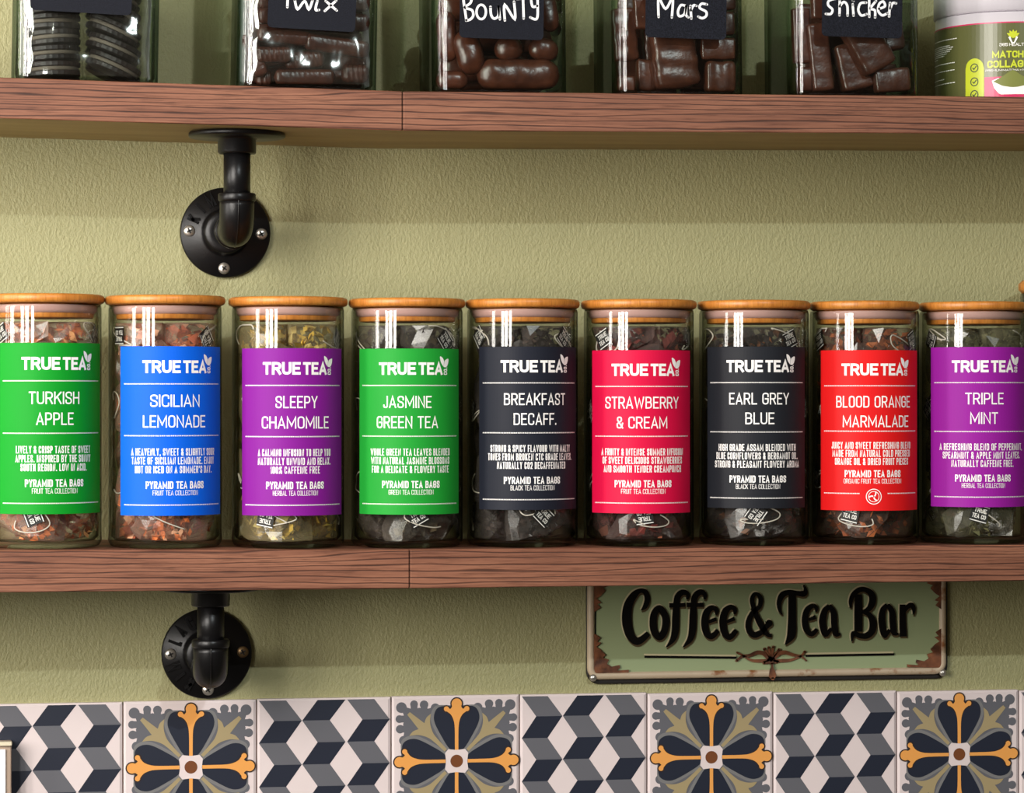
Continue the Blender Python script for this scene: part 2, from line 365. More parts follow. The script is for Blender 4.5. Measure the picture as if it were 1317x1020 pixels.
for i in range(len(TX) - 1):
    xa, xb = TX[i] + .0006, TX[i + 1] - .0006; W = xb - xa; zt = tile_top((xa + xb) / 2)
    for row in range(2):
        top = zt - row * .121; bot = top - .1198; b = .0022
        yf = WALL - .0075
        # tile body with a pillowed edge
        vs = [(xa, WALL, bot), (xb, WALL, bot), (xb, WALL, top), (xa, WALL, top), (xa, yf + .0012, bot), (xb, yf + .0012, bot), (xb, yf + .0012, top), (xa, yf + .0012, top),
              (xa + b, yf, bot + b), (xb - b, yf, bot + b), (xb - b, yf, top - b), (xa + b, yf, top - b)]
        mb.add(vs, [(0, 1, 5, 4), (1, 2, 6, 5), (2, 3, 7, 6), (3, 0, 4, 7), (4, 5, 9, 8), (5, 6, 10, 9), (6, 7, 11, 10), (7, 4, 8, 11), (8, 9, 10, 11)], 0)
        lay = lambda k: yf - .00012 * k
        if i % 2 == 0:
            def P2(u, v): return (xa + min(max(u, .012), .992) * W, lay(1), top - min(max(v, .012), .99) * .1198)
            p6 = 1 / 6
            for cx, flip in ((.01, 0), (.335, 1), (.672, 0)):
                for k in range(6):
                    y0, y1 = k * p6, (k + 1) * p6
                    ev = (k % 2 == 0)
                    A = (cx, cx + .205); B = (cx + .115, cx + .322)
                    if flip: A, B = (cx + .115, cx + .325), (cx, cx + .207)
                    tp, bt = (A, B) if ev else (B, A)
                    m = (1 if ev else 2) if not flip else (2 if ev else 1)
                    mb.add([P2(tp[0], y0), P2(bt[0], y1), P2(bt[1], y1), P2(tp[1], y0)], [(0, 1, 2, 3)], m)
        else:
            cx, cz, U = (xa + xb) / 2 + .0008, top - .0598, .0595
            def poly(pts, k, m):
                mb.add([(cx + x * U, lay(k), cz + y * U) for x, y in pts], [tuple(range(len(pts)))], m)
            def circ(x, y, r, k, m, n=20): poly([(x + r * math.cos(2 * math.pi * j / n), y + r * math.sin(2 * math.pi * j / n)) for j in range(n)], k, m)
            def rot(pts, q):
                for _ in range(q): pts = [(-y, x) for x, y in pts]
                return pts
            heart = smooth_line([(.0, .16), (.11, .19), (.235, .384), (.335, .58), (.352, .70), (.315, .80), (.24, .845), (.10, .845)], 4)
            heart = heart + [(-x, y) for x, y in reversed(heart) if x > .001]
            heart2 = smooth_line([(.0, .15), (.15, .17), (.285, .38), (.385, .58), (.40, .72), (.355, .83), (.27, .865), (.12, .86)], 4)
            heart2 = heart2 + [(-x, y) for x, y in reversed(heart2) if x > .001]
            leaf = [(.15, .185), (.30, .35), (.37, .45), (.41, .59), (.40, .735), (.468, .674), (.500, .590), (.725, .765), (.757, .757)]
            leafp = smooth_line(leaf[:5], 4) + smooth_line(leaf[4:7], 4) + leaf[7:8]
            leafp = leafp + [(y, x) for x, y in reversed(leafp)]
            for q in range(4):
                half = [(.10, .10), (.26, .72), (.33, .84), (.5, .80), (.58, .83), (.66, .80), (.78, .84)]
                poly(rot(half + [(y, x) for x, y in reversed(half)], q), 1, 1)
                for (x, y, r) in ((.33, .82, .072), (.505, .875, .066), (.66, .885, .06), (.835, .855, .083), (.885, .66, .06), (.875, .505, .066), (.82, .33, .072)):
                    (a, b2), = rot([(x, y)], q); circ(a, b2, r, 1.4, 1)
                    if abs(x - y) > .1 and .45 < min(x, y) < .7:
                        d = [(x - .055, y), (x + .055, y), (x + .05, y - .13), (x - .05, y - .13)] if y > x else [(x, y - .055), (x, y + .055), (x - .13, y + .05), (x - .13, y - .05)]
                        poly(rot(d, q), 1.3, 1)
                poly(rot(leafp, q), 3, 3)
            for q in range(4): poly(rot(heart2, q), 2, 7)
            for q in range(4): poly(rot(heart, q), 4, 2)
            for k, m, e in ((5, 6, .02), (6, 4, 0)):
                for q in range(4):
                    nk = [(.027 + e * .15, .17), (.029 + e * .15, .5), (.048 + e * .4, .63), (.088 + e, .715), (.15, .765 - e), (.19, .79), (.15, .842), (.10, .80), (.075 + e, .83), (.06 + e, .90)]
                    nk = smooth_line(nk[:5], 4) + nk[5:]
                    poly(rot(nk + [(-x, y) for x, y in reversed(nk)], q), k, m)
                    for x, y, r in ((0, .885, .080), (.158, .805, .040), (-.158, .805, .040)):
                        (a, b2), = rot([(x, y)], q); circ(a, b2, r + e, k + .2, m)
            poly([(.13, .185), (.18, .125), (.165, 0), (.18, -.125), (.13, -.185), (0, -.17), (-.13, -.185), (-.18, -.125), (-.165, 0), (-.18, .125), (-.13, .185), (0, .17)], 7, 0)
            circ(0, 0, .098, 8, 5)
            # dark body behind the petals' scallops
tag(mb.build('trim_1', M_t), kind='structure')

# ------------------------------------------------------------------ shelves
def shelf_line(pts):
    q = [at(px, py, 0) for px, py in pts]
    def z(x):
        a, b = (q[0], q[1]) if x < q[1].x else (q[1], q[2])
        return a.z + (b.z - a.z) * (x - a.x) / (b.x - a.x)
    return z, q[1].x
def make_shelf(top_pts, bot_pts, label, jx_px):
    zt, jx = shelf_line(top_pts); zb, _ = shelf_line(bot_pts)
    jx = at(jx_px, 400, 0).x
    root = thing('wall_shelf', (0, WALL / 2, zt(0)), label, 'shelf', 'brown wooden wall shelves')
    L0, R0 = -.78, .86
    def slab(name, xs, y0, y1, dz0, dz1, mats, side=0):
        mb = MB(); vs = []
        for x in xs:
            a, b = zt(x) + dz1 - root.location.z, zb(x) + dz0 - root.location.z
            vs += [(x, y0 - root.location.y, b), (x, y1 - root.location.y, b), (x, y1 - root.location.y, a), (x, y0 - root.location.y, a)]
        n = len(xs)
        for i in range(n - 1):
            o = i * 4
            for k in range(4): mb.add([], []); mb.f.append([o + k, o + (k + 1) % 4, o + 4 + (k + 1) % 4, o + 4 + k]); mb.m.append(1 if (k == 0 and len(mats) > 1) else 0); mb.sm.append(False)
        mb.f += [[3, 2, 1, 0], [(n - 1) * 4 + k for k in range(4)]]; mb.m += [0, 0]; mb.sm += [False, False]
        mb.v = vs
        return mb.build(name, mats, root, bevel=.0007, seg=1)
    e = .0022
    slab('board', [L0, -.5, -.3, jx, .2, .5, R0], e, WALL, .0004, -.0002, [M_wood, M_under])
    a = slab('edge_band', [L0, -.5, -.3, jx - .0004], 0, e, 0, 0, [M_wood])
    b = slab('edge_band', [jx + .0004, .2, .5, R0], 0, e, 0, 0, [M_wood])
    return root, zt, zb
SH_U, zU, zUb = make_shelf([(0, 99.5), (518, 117.5), (1317, 124.5)], [(0, 152), (518, 168), (1317, 172)], 'upper brown wood-grain shelf holding square jars of chocolate', 518)
SH_L, zL, zLb = make_shelf([(0, 708), (527, 707), (1317, 701)], [(0, 762), (527, 757), (1317, 747)], 'lower brown wood-grain shelf holding the row of tea jars', 527)

# ------------------------------------------------------------------ pipe brackets
def arc_text(mb, txt, radius, a0, step, h, fn):
    for i, ch in enumerate(txt):
        a = math.radians(a0 - step * i); cx, cy = radius * math.cos(a), radius * math.sin(a); tx, ty = math.sin(a), -math.cos(a)
        st, W = text_strokes(ch, .13, .05)
        for pl in st:
            add_ribbon(mb, [(cx + (u - W / 2) * h * tx + (v - .5) * h * math.cos(a), cy + (u - W / 2) * h * ty + (v - .5) * h * math.sin(a), h * .2) for u, v in pl], fn, 0, t=.0014)
def bracket(fl_px, pipe_px, elbow_py, zbot, label, words, screws):
    c = at(fl_px[0], fl_px[1], WALL - .007); PY = .066
    pp = at(pipe_px, elbow_py, PY)
    root = thing('pipe_bracket', (c.x, WALL, c.z), label, 'bracket', 'black pipe brackets under the shelves')
    O = root.location
    def L(p): return Vector(p) - O
    Mx = Matrix.Translation((0, 0, 0)) @ Matrix.Rotation(math.radians(90), 4, 'X')   # local z -> -y
    mb = MB(); rf = .0408
    mb.lathe([(rf - .001, 0), (rf, .0015), (rf, .005), (rf - .0012, .0065), (.0225, .0072), (.0205, .009), (.0195, .018), (.018, .0195), (.0125, .0195)], 72, M=Mx)
    fl = mb.build('wall_flange', M_iron, root)
    mb = MB()
    for txt, a0, st in words: arc_text(mb, txt, .0312, a0, st, .0125, lambda x, y, h: (x, -.0066 - h, y))
    mb.build('raised_lettering', M_iron, fl)
    for a, dull in screws:
        s = MB(); a = math.radians(a); sx, sz = .0325 * math.cos(a), .0325 * math.sin(a)
        MS = Matrix.Translation((sx, -.0062, sz)) @ Matrix.Rotation(math.radians(90), 4, 'X')
        s.lathe([(.0053, 0), (.0053, .0008), (.0042, .0018), (.002, .0023), (0, .0024)], 24, M=MS)
        rr = random.random()
        for k in range(2):
            aa = rr + k * math.pi / 2; u = Vector((math.cos(aa), 0, math.sin(aa))) * .0026; n = Vector((-math.sin(aa), 0, math.cos(aa))) * .0007
            cc = Vector((sx, -.0089, sz)); s.add([cc - u - n, cc + u - n, cc + u + n, cc - u + n], [(0, 1, 2, 3)], 1)
        o = s.build('screw', [mat('tarnished_screw', rgb(120, 96, 64), .4, .6) if dull else M_screw, M_slot], root)
    # horizontal nipple, elbow, upright pipe
    e0 = Vector((0, -.012, 0)); ec = L(pp)
    mb = MB(); mb.tube([e0, Vector((ec.x * .75, ec.y * .75, ec.z * .75))], .0117, 28); mb.build('pipe_nipple', M_iron, root)
    mb = MB(); rb = .021
    hor = (Vector((ec.x, ec.y, ec.z)) - e0).normalized()
    arc = []; cen = ec - hor * rb + Vector((0, 0, rb))
    for k in range(13):
        a = math.pi / 2 * k / 12
        arc.append(cen + hor * rb * math.sin(a) - Vector((0, 0, rb)) * math.cos(a))
    pre = [arc[0] - hor * .014, arc[0] - hor * .007]
    post = [arc[-1] + Vector((0, 0, .004)), arc[-1] + Vector((0, 0, .0042)), arc[-1] + Vector((0, 0, .0105))]
    mb.tube(pre + arc + post[:1], .0150, 32)
    mb.tube([arc[-1] + Vector((0, 0, .0035)), arc[-1] + Vector((0, 0, .0045)), arc[-1] + Vector((0, 0, .0095)), arc[-1] + Vector((0, 0, .0105))], [.0156, .0163, .0163, .0156], 32)
    mb.tube([pre[0] - hor * .004, pre[0] + hor * .005], [.0161, .0161], 32)
    # casting seam along the outside of the bend
    seam = []
    for k in range(15):
        a = math.pi / 2 * k / 14; d = hor * math.sin(a) - Vector((0, 0, 1)) * math.cos(a); seam.append(cen + d * (rb + .0150))
    seam.append(seam[-1] + Vector((0, 0, .012))); mb.tube(seam, .0006, 6)
    mb.build('elbow', M_iron, root)
    zs = zbot(O.x + ec.x) - O.z
    px, py = ec.x, ec.y
    mb = MB(); mb.tube([(px, py, ec.z + rb * .9), (px, py, zs - .01)], .01165, 32); mb.build('upright_pipe', M_iron, root)
    mb = MB(); MF = Matrix.Translation((px, py, zs)) @ Matrix.Rotation(math.pi, 4, 'X')
    mb.lathe([(.0413, 0.0002), (.0418, .001), (.0418, .0036), (.0408, .0044), (.018, .0050), (.0166, .0062), (.0166, .0170), (.0158, .0182), (.0118, .0182)], 72, M=MF)
    mb.build('shelf_flange', M_iron, root)
bracket((290, 299), 304.8, 295.5, zUb, 'upper black pipe bracket with silver screws under the chocolate shelf', [('KIM', 157, 21)], [(178, 0), (-2, 0), (-92, 0)])
bracket((266, 841), 271, 869, zLb, 'lower black pipe bracket just above the patterned tiles', [('LAG', 158, 20), ('KIM', 240, 20)], [(180, 0), (2, 1), (-88, 0)])

# ------------------------------------------------------------------ tea jars
R_G, H_G = .0487, .2072
def tea_glass_mesh():
    mb = MB(); r = R_G
    mb.lathe([(0, .0), (r - .006, 0), (r - .002, .0012), (r, .005), (r, .05), (r, .12), (r, H_G - .003), (r - .0006, H_G), (r - .0022, H_G), (r - .0026, H_G - .003), (r - .0026, .12), (r - .0026, .05), (r - .0026, .009), (r - .006, .0055), (0, .005)], 96, cap=False)
    return mb
glass_proto = None
JARS = [ # centre px, lid width px, label (x0,x1,ytop,ybot), colour, lines
 (57, 154, (3, 126.5, 441, 661), (6, 142, 34), ('TURKISH', 38, 100, 'APPLE', 47, 93), ['LIVELY & CRISP TASTE OF SWEET', 'APPLES. INSPIRED BY THE SUNNY', 'SOUTH REGION. LOW IN ACID.'], 'FRUIT', 'green', 'Turkish Apple'),
 (212.5, 154, (157.5, 281, 445.5, 663), (0, 92, 214), ('SICILIAN', 194, 255, 'LEMONADE', 185, 262), ['A HEAVENLY, SWEET & SLIGHTLY SOUR', 'TASTE OF SICILIAN LEMONADE. ENJOY', "HOT OR ICED ON A SUMMER'S DAY."], 'FRUIT', 'blue', 'Sicilian Lemonade'),
 (370.5, 153, (314, 437, 448, 663), (126, 22, 140), ('SLEEPY', 355, 407, 'CHAMOMILE', 338, 421), ['A CALMING INFUSION TO HELP YOU', 'NATURALLY UNWIND AND RELAX.', '100% CAFFEINE FREE'], 'HERBAL', 'purple', 'Sleepy Chamomile'),
 (523.5, 150, (464.5, 588, 448.5, 661.5), (28, 148, 48), ('JASMINE', 494, 554, 'GREEN TEA', 486, 562), ['WHOLE GREEN TEA LEAVES BLENDED', 'WITH NATURAL JASMINE BLOSSOMS', 'FOR A DELICATE & FLOWERY TASTE'], 'GREEN', 'green', 'Jasmine Green Tea'),
 (672, 147, (623.5, 740, 446, 655.5), (27, 30, 41), ('BREAKFAST', 649, 725, 'DECAFF.', 661, 714), ['STRONG & SPICY FLAVOUR WITH MALTY', 'TONES FROM BROKEN CTC GRADE LEAVES.', 'NATURALLY CO2 DECAFFEINATED'], 'BLACK', 'charcoal', 'Breakfast Decaff'),
 (821.5, 149, (765, 884.5, 450.5, 660), (206, 8, 62), ('STRAWBERRY', 780, 871, '& CREAM', 794, 857), ['A FRUITY & INTENSE SUMMER INFUSION', 'OF SWEET DELICIOUS STRAWBERRIES', 'AND SMOOTH TENDER CREAMPUNCH'], 'FRUIT', 'crimson', 'Strawberry & Cream'),
 (969.5, 145, (913, 1032, 446, 653.5), (29, 31, 37), ('EARL GREY', 939, 1013, 'BLUE', 959, 995), ['HIGH GRADE ASSAM BLENDED WITH', 'BLUE CORNFLOWERS & BERGAMOT OIL.', 'STRONG & PLEASANT FLOWERY AROMA'], 'BLACK', 'charcoal', 'Earl Grey Blue'),
 (1111.5, 140, (1063, 1174, 450.5, 656.5), (218, 22, 24), ('BLOOD ORANGE', 1077, 1168, 'MARMALADE', 1085, 1166), ['JUICY AND SWEET REFRESHING BLEND', 'MADE FROM NATURAL COLD PRESSED', 'ORANGE OIL & DRIED FRUIT PIECES'], 'ORGANIC FRUIT', 'red', 'Blood Orange Marmalade'),
 (1252, 140, (1200, 1318, 446.5, 652), (144, 26, 148), ('TRIPLE', 1242, 1289, 'MINT', 1248, 1282), ['A REFRESHING BLEND OF PEPPERMINT,', 'SPEARMINT & APPLE MINT LEAVES.', 'NATURALLY CAFFEINE FREE.'], 'HERBAL', 'purple', 'Triple Mint')]
JY = .062
jar_roots = []
def make_lid(root, rl):
    mb = MB(); z = H_G + .0006
    mb.lathe([(0, z), (rl - .003, z), (rl - .0009, z + .0010), (rl, z + .0028), (rl, z + .0056), (rl - .0008, z + .0070), (rl - .0028, z + .0078), (0, z + .0078)], 72, cap=False)
    lid = mb.build('lid', M_bam, root)
    mb = MB(); mb.lathe([(0, z - .0122), (.0415, z - .0122), (.0420, z - .0116), (.0420, z - .0004), (0, z - .0004)], 64, cap=False); mb.build('plug', M_bam, lid)
    mb = MB(); mb.lathe([(.0419, z - .0082), (.0430, z - .0080), (.0446, z - .0058), (.0457, z - .0026), (.0458, z - .0014), (.0440, z - .0010), (.0419, z - .0010)], 64, cap=False); mb.build('seal_ring', M_seal, lid)
    return lid
for ji, (cpx, lw, (lx0, lx1, lyt, lyb), colr, (t1, a0, a1, t2, b0, b1), desc, coll, cname, flavour) in enumerate(JARS):
    P = at(cpx, 705, JY); zb = zL(P.x)
    root = thing('tea_jar', (P.x, JY, zb), 'round glass tea jar with wooden lid and %s label reading %s' % (cname, flavour), 'jar', 'tea jars on the lower shelf')
    d = Vector((CX - P.x, CY - P.y)); rz = math.atan2(d.x, -d.y); root.rotation_euler.z = rz
    jar_roots.append((root, P.x, zb))
    if glass_proto is None: glass_proto = tea_glass_mesh().build('glass_body', M_glass, root)
    else:
        g = glass_proto.copy(); COL.objects.link(g); g.parent = root
    tdep = depth(P.x, P.y)
    rl = lw * tdep / FPX / 2
    make_lid(root, rl)
    # label
    Rp = R_G * FPX / tdep; RL = R_G + .0004; cc = cpx
    def ang_of(px): return math.asin(max(-.985, min(.985, (px - cc) / Rp)))
    f0 = ang_of(lx0); f1 = ang_of(lx1)
    mid = (f0 + f1) / 2; mid = max(min(mid, math.radians(11)), math.radians(4)); hw = math.radians(60.5)
    f0, f1 = mid - hw, mid + hw
    tl = tdep - R_G * .85
    def zof(py): return Z0 + (HZ - py) * tl / FPX - zb
    def wrap(lift):
        return lambda a, z, h: (math.sin(a) * (RL + lift + h), -math.cos(a) * (RL + lift + h), z)
    m_lab = mat('%s_label_paper' % cname, rgb(*colr), .55, spec=.18)
    mb = MB(); nseg = 40; zt_, zb_ = zof(lyt), zof(lyb); vs = []; fs = []
    for k in range(nseg + 1):
        a = f0 + (f1 - f0) * k / nseg
        for z in (zb_, zt_):
            for h in (0, .0003): vs.append(wrap(0)(a, z, h))
    for k in range(nseg):
        o = k * 4; fs += [(o + 1, o + 5, o + 7, o + 3), (o, o + 2, o + 6, o + 4), (o + 2, o + 3, o + 7, o + 6), (o, o + 4, o + 5, o + 1)]
    fs += [(0, 1, 3, 2), (nseg * 4, nseg * 4 + 2, nseg * 4 + 3, nseg * 4 + 1)]
    mb.add(vs, fs, 0, False)
    lab = mb.build('label', m_lab, root)
    lab['label'] = '%s paper label with white print' % cname
    W1 = wrap(.00045); H = lyb - lyt
    def Y(fr): return zof(lyt + H * fr)
    def U(fr): return f0 + (f1 - f0) * fr
    # lettering (angles in radians scaled so strokes keep their weight)
    def T(mbx, txt, ua, ub, ft, fb, wt, gap=.09):
        fn = lambda x, y, h: W1(x / RL, y, h)
        add_text(mbx, txt, ua * RL, ub * RL, Y(fb), Y(ft), fn, wt, gap)
    mb = MB(); cu = U(.5)
    tw = math.radians(35); D_ = math.radians
    T(mb, 'TRUE', cu - D_(33.5), cu + D_(4.6), .083, .158, .21, .06)
    T(mb, 'TEA', cu + D_(7.0), cu + D_(33.8), .083, .158, .21, .05)
    # CO. turned on its side
    def fn_side(x, y, h): return W1((cu + D_(35.2)) + (-y) / RL, Y(.158) + x, h)
    add_text(mb, 'CO.', 0, (Y(.113) - Y(.158)), -.0040, 0, fn_side, .2, .12)
    T(mb, t1, ang_of(a0), ang_of(a1), .285, .358, .115, .10)
    T(mb, t2, ang_of(b0), ang_of(b1), .407, .480, .115, .10)
    shift = 0
    rows = (.602, .654, .706)
    if ji == 7: rows = (.572, .622, .672)
    wmax = [(39.5, 40, 34.5), (46, 45.5, 41.6), (39, 39, 25.4), (43.5, 43, 42), (45, 48, 37.5), (46, 44.5, 43), (43, 46, 48), (45, 44, 41), (48, 44, 34)][ji]
    for rw, tx, wm in zip(rows, desc, wmax):
        hwid = math.radians(wm); T(mb, tx, cu - hwid, cu + hwid, rw, rw + .043, .125, .10)
    py_ = .797 if ji != 7 else .748
    T(mb, 'PYRAMID TEA BAGS', cu - math.radians(30), cu + math.radians(30), py_, py_ + .044, .165, .08)
    cw = 23 if ji != 7 else 31
    T(mb, coll + ' TEA COLLECTION', cu - math.radians(cw), cu + math.radians(cw), py_ + .053, py_ + .083, .09, .08)
    mb.build('lettering', M_white, lab)
    # dotted rules
    for fy in ((.222, .528, .937) if ji != 7 else (.222, .505, .893)):
        mb = MB()
        nd = 62
        for k in range(nd):
            u = f0 + math.radians(6) + (f1 - f0 - math.radians(12)) * k / (nd - 1)
            if ji == 7 and fy > .8 and abs(u - cu) < math.radians(14): continue
            da = .00045 / RL; zz = Y(fy)
            mb.add([W1(u - da, zz - .0005, 0), W1(u + da, zz - .0005, 0), W1(u + da, zz + .0005, 0), W1(u - da, zz + .0005, 0)], [(0, 1, 2, 3)])
        tag(mb.build('dotted_rule', M_white, lab), kind='stuff')
    mb = MB(); ox, oy = cu + D_(35.0), Y(.086)
    def lf(pts): mb.add([W1(ox + x / RL, oy + y, .0001) for x, y in pts], [tuple(range(len(pts)))])
    s = .00095
    lf([(x * s, y * s) for x, y in smooth_line([(0, -3.5), (-2.2, -1), (-3.6, 2), (-4, 6), (-1, 4.5), (.6, 1.5)], 3)])
    lf([(x * s, y * s) for x, y in smooth_line([(.2, -3.6), (.9, 1), (2.5, 3), (5.8, 3.8), (5.6, 0), (4, -3), (2, -4)], 3)])
    mb.build('leaf_emblem', M_white, lab)
    if ji == 7:
        mb = MB(); zc = Y(.912)
        for r0, wd in ((.0066, .0007), (.0046, .0005)):
            add_ribbon(mb, [(cu * RL + r0 * math.cos(k * math.pi / 18), zc + r0 * math.sin(k * math.pi / 18), wd) for k in range(36)], lambda x, y, h: W1(x / RL, y, h), closed=True)
        for k in range(3):
            a = .5 + k * 2.09
            add_ribbon(mb, smooth_line([(cu * RL + r * math.cos(a + r * 160), zc + r * math.sin(a + r * 160), .0012) for r in (.0006, .002, .0034, .0044)], 3), lambda x, y, h: W1(x / RL, y, h))
        mb.build('round_seal_emblem', M_white, lab)

# ---- taller jar at the right edge, set back on the shelf
P = at(1379, 700, .118)
root = thing('tea_jar', (P.x, P.y, zL(P.x)), 'taller glass jar with wooden lid at the right edge behind the Triple Mint jar', 'jar')
mb = MB(); r = .0475; h = .2265
mb.lathe([(0, 0), (r - .004, 0), (r, .004), (r, h), (r - .0025, h), (r - .0025, .008), (0, .005)], 64, cap=False); mb.build('glass_body', M_glass, root)
mb = MB(); mb.lathe([(0, h + .0005), (.046, h + .0005), (.0492, h + .004), (.0492, h + .009), (.046, h + .0125), (0, h + .0125)], 64, cap=False); ld = mb.build('lid', M_bam, root)
mb = MB(); mb.lathe([(0, h - .014), (.040, h - .014), (.0405, h - .0005), (0, h - .0005)], 48, cap=False); mb.build('plug', M_bam, ld)
mb = MB(); mb.lathe([(.0405, h - .009), (.0445, h - .006), (.0448, h - .002), (.0405, h - .002)], 48, cap=False); mb.build('seal_ring', M_seal, ld)

# ------------------------------------------------------------------ tea bags inside the jars
def flake_mesh(rng, n, size, spread):
    mb = MB()
    for k in range(n):
        c = Vector((rng.gauss(0, spread), rng.gauss(0, spread), rng.gauss(0, spread)))
        if c.length > spread * 1.9: c *= spread * 1.9 / c.length
        s = size * rng.uniform(.5, 1.25); a = Vector((rng.gauss(0, 1), rng.gauss(0, 1), rng.gauss(0, 1))).normalized()
        b = a.orthogonal().normalized(); d = a.cross(b)
        pts = [c + b * s * rng.uniform(.7, 1.3), c + d * s * rng.uniform(.4, .9), c - b * s * rng.uniform(.7, 1.2), c - d * s * rng.uniform(.4, .9)]
        top = c + a * s * rng.uniform(.15, .5)
        mb.add(pts + [top], [(0, 1, 4), (1, 2, 4), (2, 3, 4), (3, 0, 4), (3, 2, 1, 0)], rng.choice((0, 0, 1, 2)))
    return mb
TET = [Vector(p).normalized() for p in ((1, 1, 1), (1, -1, -1), (-1, 1, -1), (-1, -1, 1))]
def pouch_mesh(rng, rad):
    mb = MB(); n = 7
    for f in ((0, 1, 2), (0, 3, 1), (0, 2, 3), (1, 3, 2)):
        A, B, C_ = (TET[k] * rad for k in f); vs = []; idx = {}
        for i in range(n + 1):
            for j in range(n + 1 - i):
                a, b = i / n, j / n; p = A * a + B * b + C_ * (1 - a - b)
                w3 = 27 * a * b * (1 - a - b); e = 4 * max(a * b, b * (1 - a - b), a * (1 - a - b))
                q = p + p.normalized() * rad * (.10 * w3 + .12 * e * (1 - .3 * w3)) if p.length > 0 else p
                q += Vector(noise.noise_vector(p * 90 + Vector((rng.seedoff, 0, 0)))) * rad * .10
                idx[i, j] = len(vs); vs.append(q)
        fs = []
        for i in range(n):
            for j in range(n - i):
                fs.append((idx[i, j], idx[i + 1, j], idx[i, j + 1]))
                if j < n - i - 1: fs.append((idx[i + 1, j], idx[i + 1, j + 1], idx[i, j + 1]))
        mb.add(vs, fs, 0, False)
    return mb
def string_path(rng, a0, z0, end):
    """curly thread along the glass within the bag's own stretch of the jar"""
    pts = []; ph = rng.uniform(0, 6.28); ph2 = rng.uniform(0, 6.28); n = rng.randint(5, 7); wa = rng.uniform(.28, .42); wz = rng.uniform(.008, .013)
    for k in range(n):
        a = a0 + wa * math.sin(ph + k * .85); z = z0 + wz * math.sin(ph2 + k * .62)
        r = .0438 + .0009 * ((k * 3) % 4) / 3; pts.append(Vector((r * math.sin(a), -r * math.cos(a), z)))
    if end is not None: pts.append(end)
    return smooth_line([tuple(q) for q in pts], 5)
def tag_mesh():
    mb = MB(); w2, h2, t = .0078, .0078, .0002
    mb.box(-w2, w2, -t, t, -h2, h2, 0)
    return mb
def tag_print():
    mb = MB()
    for sgn in (-1, 1):
        fn = lambda x, y, h: (x * -sgn, .00028 * sgn, y)
        add_text(mb, 'TRUE', -.0055, .0055, .001, .0050, fn, .17, .07); add_text(mb, 'TEA CO', -.0062, .0062, -.0042, -.0003, fn, .17, .07)
        for yy in (.0070, -.0066): mb.add([fn(-.0075, yy - .0004, 0), fn(.0075, yy - .0004, 0), fn(.0075, yy + .0004, 0), fn(-.0075, yy + .0004, 0)], [(0, 1, 2, 3)])
    return mb
FILL = [((226, 122, 58), (176, 82, 40), (242, 176, 116)), ((234, 126, 66), (186, 88, 52), (244, 184, 144)), ((226, 186, 70), (170, 146, 62), (240, 216, 130)),
        ((58, 52, 40), (84, 72, 50), (40, 34, 28)), ((46, 36, 30), (66, 50, 40), (34, 28, 24)), ((120, 48, 40), (70, 34, 30), (150, 84, 56)),
        ((44, 36, 32), (120, 74, 40), (34, 28, 26)), ((196, 106, 50), (80, 46, 34), (150, 78, 40)), ((92, 92, 56), (120, 116, 76), (64, 62, 40))]
POUCH = [(170, 140, 124), (176, 140, 124), (160, 146, 110), (110, 102, 94), (92, 86, 82), (112, 92, 88), (90, 84, 80), (120, 98, 88), (124, 122, 98)]
WHAT = ['orange-brown apple pieces', 'orange fruit pieces', 'yellow chamomile flowers', 'dark green tea leaves', 'black tea leaves', 'dark red fruit pieces', 'black tea leaves', 'orange peel and dark fruit', 'dried green mint leaves']
tagm = None
class Rng(random.Random): pass
